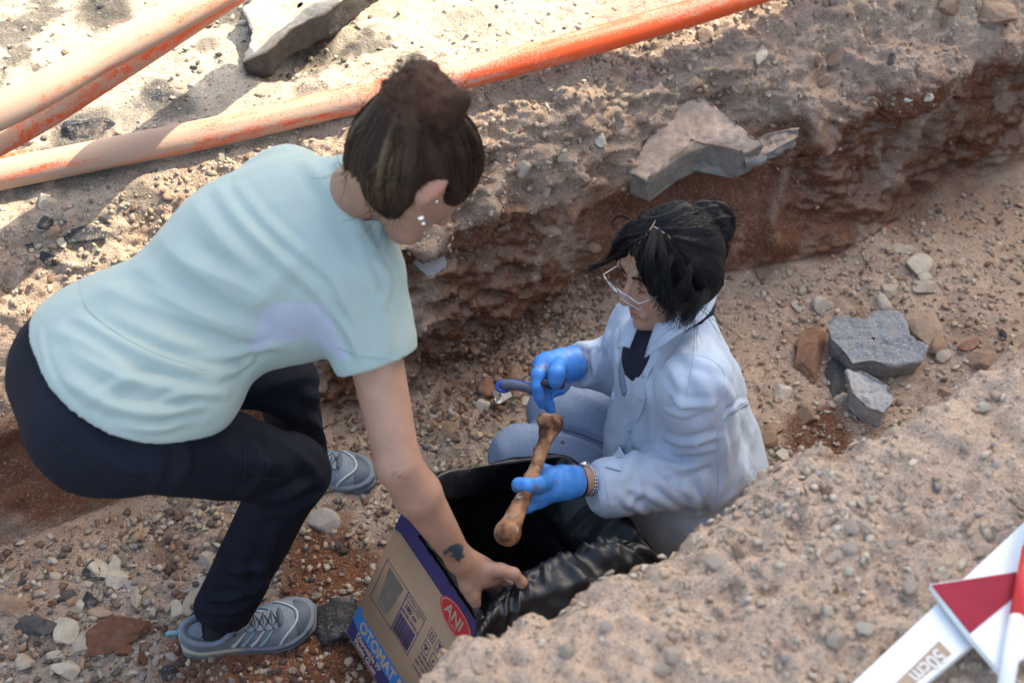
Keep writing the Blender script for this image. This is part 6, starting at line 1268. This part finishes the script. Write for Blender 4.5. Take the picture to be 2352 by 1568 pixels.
# ------------------------------------------------------------------ black bag lining the box
m_bag = mat("black_plastic_film", (.006, .006, .008), .36, bump=.35, bscale=26, bdist=.006, spec=.6, detail=8)
rim = [(934, 1192, .372, .005, .0), (962, 1140, .385, .012, .0), (1015, 1098, .365, .02, .05), (1100, 1082, .345, .02, .06), (1205, 1066, .33, .02, .07), (1288, 1060, .325, .02, .06), (1330, 1095, .325, .02, .05), (1400, 1165, .325, .015, .05), (1460, 1240, .325, .015, .05), (1500, 1294, .32, .02, .05),
       (1440, 1266, .385, .10, .08), (1370, 1256, .405, .13, .11), (1300, 1276, .405, .13, .11), (1232, 1316, .40, .12, .10), (1182, 1352, .395, .10, .09), (1138, 1392, .395, .08, .07), (1108, 1440, .39, .05, .03), (1093, 1418, .385, .004, .0), (1048, 1350, .385, .003, .0), (990, 1262, .38, .003, .0)]
rimP = np.array([P(a, b, c) for a, b, c, _, _ in rim]); rimP = np.vstack([rimP, rimP[:1]]); ow = np.array([r_[3] for r_ in rim] + [rim[0][3]]); dz = np.array([r_[4] for r_ in rim] + [rim[0][4]])
nS = 260; t_ = np.linspace(0, len(rim), nS + 1)[:-1]; sp_ = spline(rimP, nS + 1)[:-1]; OW = np.interp(t_, range(len(rim) + 1), ow); DZ = np.interp(t_, range(len(rim) + 1), dz)
cen = sp_.mean(0); hz = sp_ - cen; hz[:, 2] = 0; hz = nrm(hz)
bot = BL + Wd * BWd / 2 + Dd * BDp / 2 + Hd * .03
rings = []
for k, q in ((.10, 0), (.35, .03), (.62, .10), (.80, .25), (.88, .45), (.93, .65), (.965, .82), (.985, .93), (.997, .985)):
    base = bot + (sp_ - cen) * np.array([1, 1, .3]) * k * .93; r_ = base * (1 - q) + (sp_ * np.array([1, 1, 1])) * q; rings.append(r_)
def clampbox(r_):
    l = r_ - BL; x, y, z = l @ Wd, l @ Hd, l @ Dd; lo_ = y < Hh + .002
    x = np.where(lo_, np.clip(x, .009, BWd - .009), x); z = np.where(lo_, np.clip(z, .009, BDp - .009), z); y = np.maximum(y, .012)
    return BL + np.outer(x, Wd) + np.outer(y, Hd) + np.outer(z, Dd)
edge_ = sp_ - BL; ex, ey, ez = edge_ @ Wd, edge_ @ Hd, edge_ @ Dd
sp_ = BL + np.outer(ex, Wd) + np.outer(np.maximum(ey, Hh + .004), Hd) + np.outer(ez, Dd)
rings = [clampbox(r_) for r_ in rings]; 
def inbox(r_, y_):
    l = r_ - BL; return BL + np.outer(np.clip(l @ Wd, .009, BWd - .009), Wd) + np.outer(np.full(len(l), y_), Hd) + np.outer(np.clip(l @ Dd, .009, BDp - .009), Dd)
sp_ = sp_ + Hd * .006; rings += [inbox(sp_, Hh - .02), inbox(sp_, Hh + .012), inbox(sp_, Hh + .018), sp_ + Hd * .012]
for k in (.12, .3, .5, .7, .85, 1.0): rings.append(sp_ + hz * (OW * math.sin(k * 1.4))[:, None] + EYE[2] * (.012 * math.sin(min(k * 5, math.pi)) * (OW > .05) - DZ * k * k)[:, None])
# finer rows between
R0 = np.array(rings); rows = []
for i in range(len(R0) - 1):
    for s in np.linspace(0, 1, 7)[:-1]: rows.append(R0[i] * (1 - s) + R0[i + 1] * s)
rows.append(R0[-1]); Rr = np.array(rows)
for _ in range(3): Rr[1:-1] = (Rr[:-2] + 2 * Rr[1:-1] + Rr[2:]) / 4
nR = len(Rr); V = Rr.reshape(-1, 3); F = np.array([(i * nS + j, i * nS + (j + 1) % nS, (i + 1) * nS + (j + 1) % nS, (i + 1) * nS + j) for i in range(nR - 1) for j in range(nS)])
N = vnorm(V, F); th_ = np.tile(t_, nR); rw = np.repeat(np.linspace(0, 1, nR), nS); owt = np.tile(OW, nR)
cr = ridg(np.stack([np.cos(th_ * .314) * 7, np.sin(th_ * .314) * 7, rw * 2.2], 1), 3, 5); cr2 = ridg(V * 16, 3, 6)
lcl = ((V - BL) @ Hd < Hh + .003) & (rw < .62)
V = V + N * np.where(lcl, .25, 1)[:, None] * (cr * .011 * (.25 + owt * 9) + cr2 * .012 * (.3 + owt * 6) + ridg(V * 40, 2, 8) * .003)[:, None]
o = mk("bin_bag", V, F, m_bag, None); tag(o, "black plastic bag lining the cardboard box with its rim folded over", "plastic bag")
# ------------------------------------------------------------------ scale boards and pole on the near bank
m_wp = mat("white_paint", (.72, .73, .74), .5, bump=.1, bscale=40, var=.06, vscale=14); m_cr = mat("crimson_paint", (.27, .010, .030), .55, bump=.15, bscale=30, var=.18, vscale=18, spec=.2); m_rp = mat("red_paint", (.62, .03, .03), .35); m_tape = mat("brown_tape", (.36, .25, .17), .6); m_wprint = mat("white_print", (.62, .60, .58), .6)
def board(pts, z, th, m, name, par, zt=None):
    T = np.array([P(u, v, z) for u, v in pts]); T[:, 2] = z; n = len(T); B = T - EYE[2] * th; V = np.concatenate([T, B]); F = [tuple(range(n)), tuple(range(2 * n - 1, n - 1, -1))] + [(i, i + n, (i + 1) % n + n, (i + 1) % n) for i in range(n)]
    o = mk(name, V, F, m, par, False); md = o.modifiers.new("b", 'BEVEL'); md.width = .0015; md.segments = 2; return o
zb = .845
pl = empty("scale_board", P(2100, 1520, zb), "white wooden plank with a brown 50cm label lying on the near bank", "scale board")
board([(1955, 1570), (2352, 1198), (2470, 1090), (2560, 1190), (2352, 1374), (2234, 1479), (2120, 1572), (2060, 1640), (1880, 1640)], zb, .018, m_wp, "plank", pl)
board([(2157, 1470), (2186, 1500), (2098, 1572), (2020, 1640), (1978, 1640), (2058, 1566)], zb + .0012, .001, m_tape, "label_tape", pl)
cu = bpy.data.curves.new("print", 'FONT'); cu.body = "50cm"; cu.size = .028; cu.extrude = .0002; cu.offset = .0006; t0 = bpy.data.objects.new("t", cu); SC.collection.objects.link(t0); bpy.context.view_layer.update(); me = bpy.data.meshes.new_from_object(t0.evaluated_get(bpy.context.evaluated_depsgraph_get())); bpy.data.objects.remove(t0); me.materials.clear(); me.materials.append(m_wprint)
o = bpy.data.objects.new("print", me); SC.collection.objects.link(o); o.parent = pl
Xl = nrm(P(2060, 1575, zb) - P(2150, 1490, zb)); Yl = np.cross(EYE[2], Xl); pos = P(2152, 1487, zb + .0022) ; M = np.eye(4); M[:3, 0] = Xl; M[:3, 1] = Yl; M[:3, 2] = EYE[2]; M[:3, 3] = pos - np.array(pl.location); o.matrix_local = Matrix(M.tolist())
ar = empty("north_arrow", P(2300, 1430, zb + .02), "crimson and white painted arrow board lying across the white plank", "arrow board")
za = zb + .020
board([(2135, 1340), (2360, 1306), (2480, 1290), (2480, 1420), (2300, 1545), (2226, 1457)], za, .012, m_wp, "arrow_base", ar)
board([(2138, 1342), (2360, 1308), (2400, 1302), (2400, 1325), (2352, 1352), (2228, 1454)], za + .0012, .001, m_cr, "arrow_tip", ar)
po = empty("ranging_pole", P(2330, 1420, za + .02), "thin round ranging pole painted red and white at the right edge of the near bank", "pole")
pa, pb_, pc = P(2365, 1260, za + .016), P(2336, 1418, za + .016), P(2300, 1640, za + .016)
for a_, b_, m_, nm in ((pa + (pa - pb_) * .0, pb_, m_rp, "red_section"), (pb_, pc, m_wp, "white_section")):
    mb = MB(); mb.tube([a_, b_], .0105, 20); mb.build(nm, m_, po)
mb = MB(); mb.tube([pa + (pa - pb_) * 1.5, pa], .0105, 20); mb.build("white_section", m_wp, po)
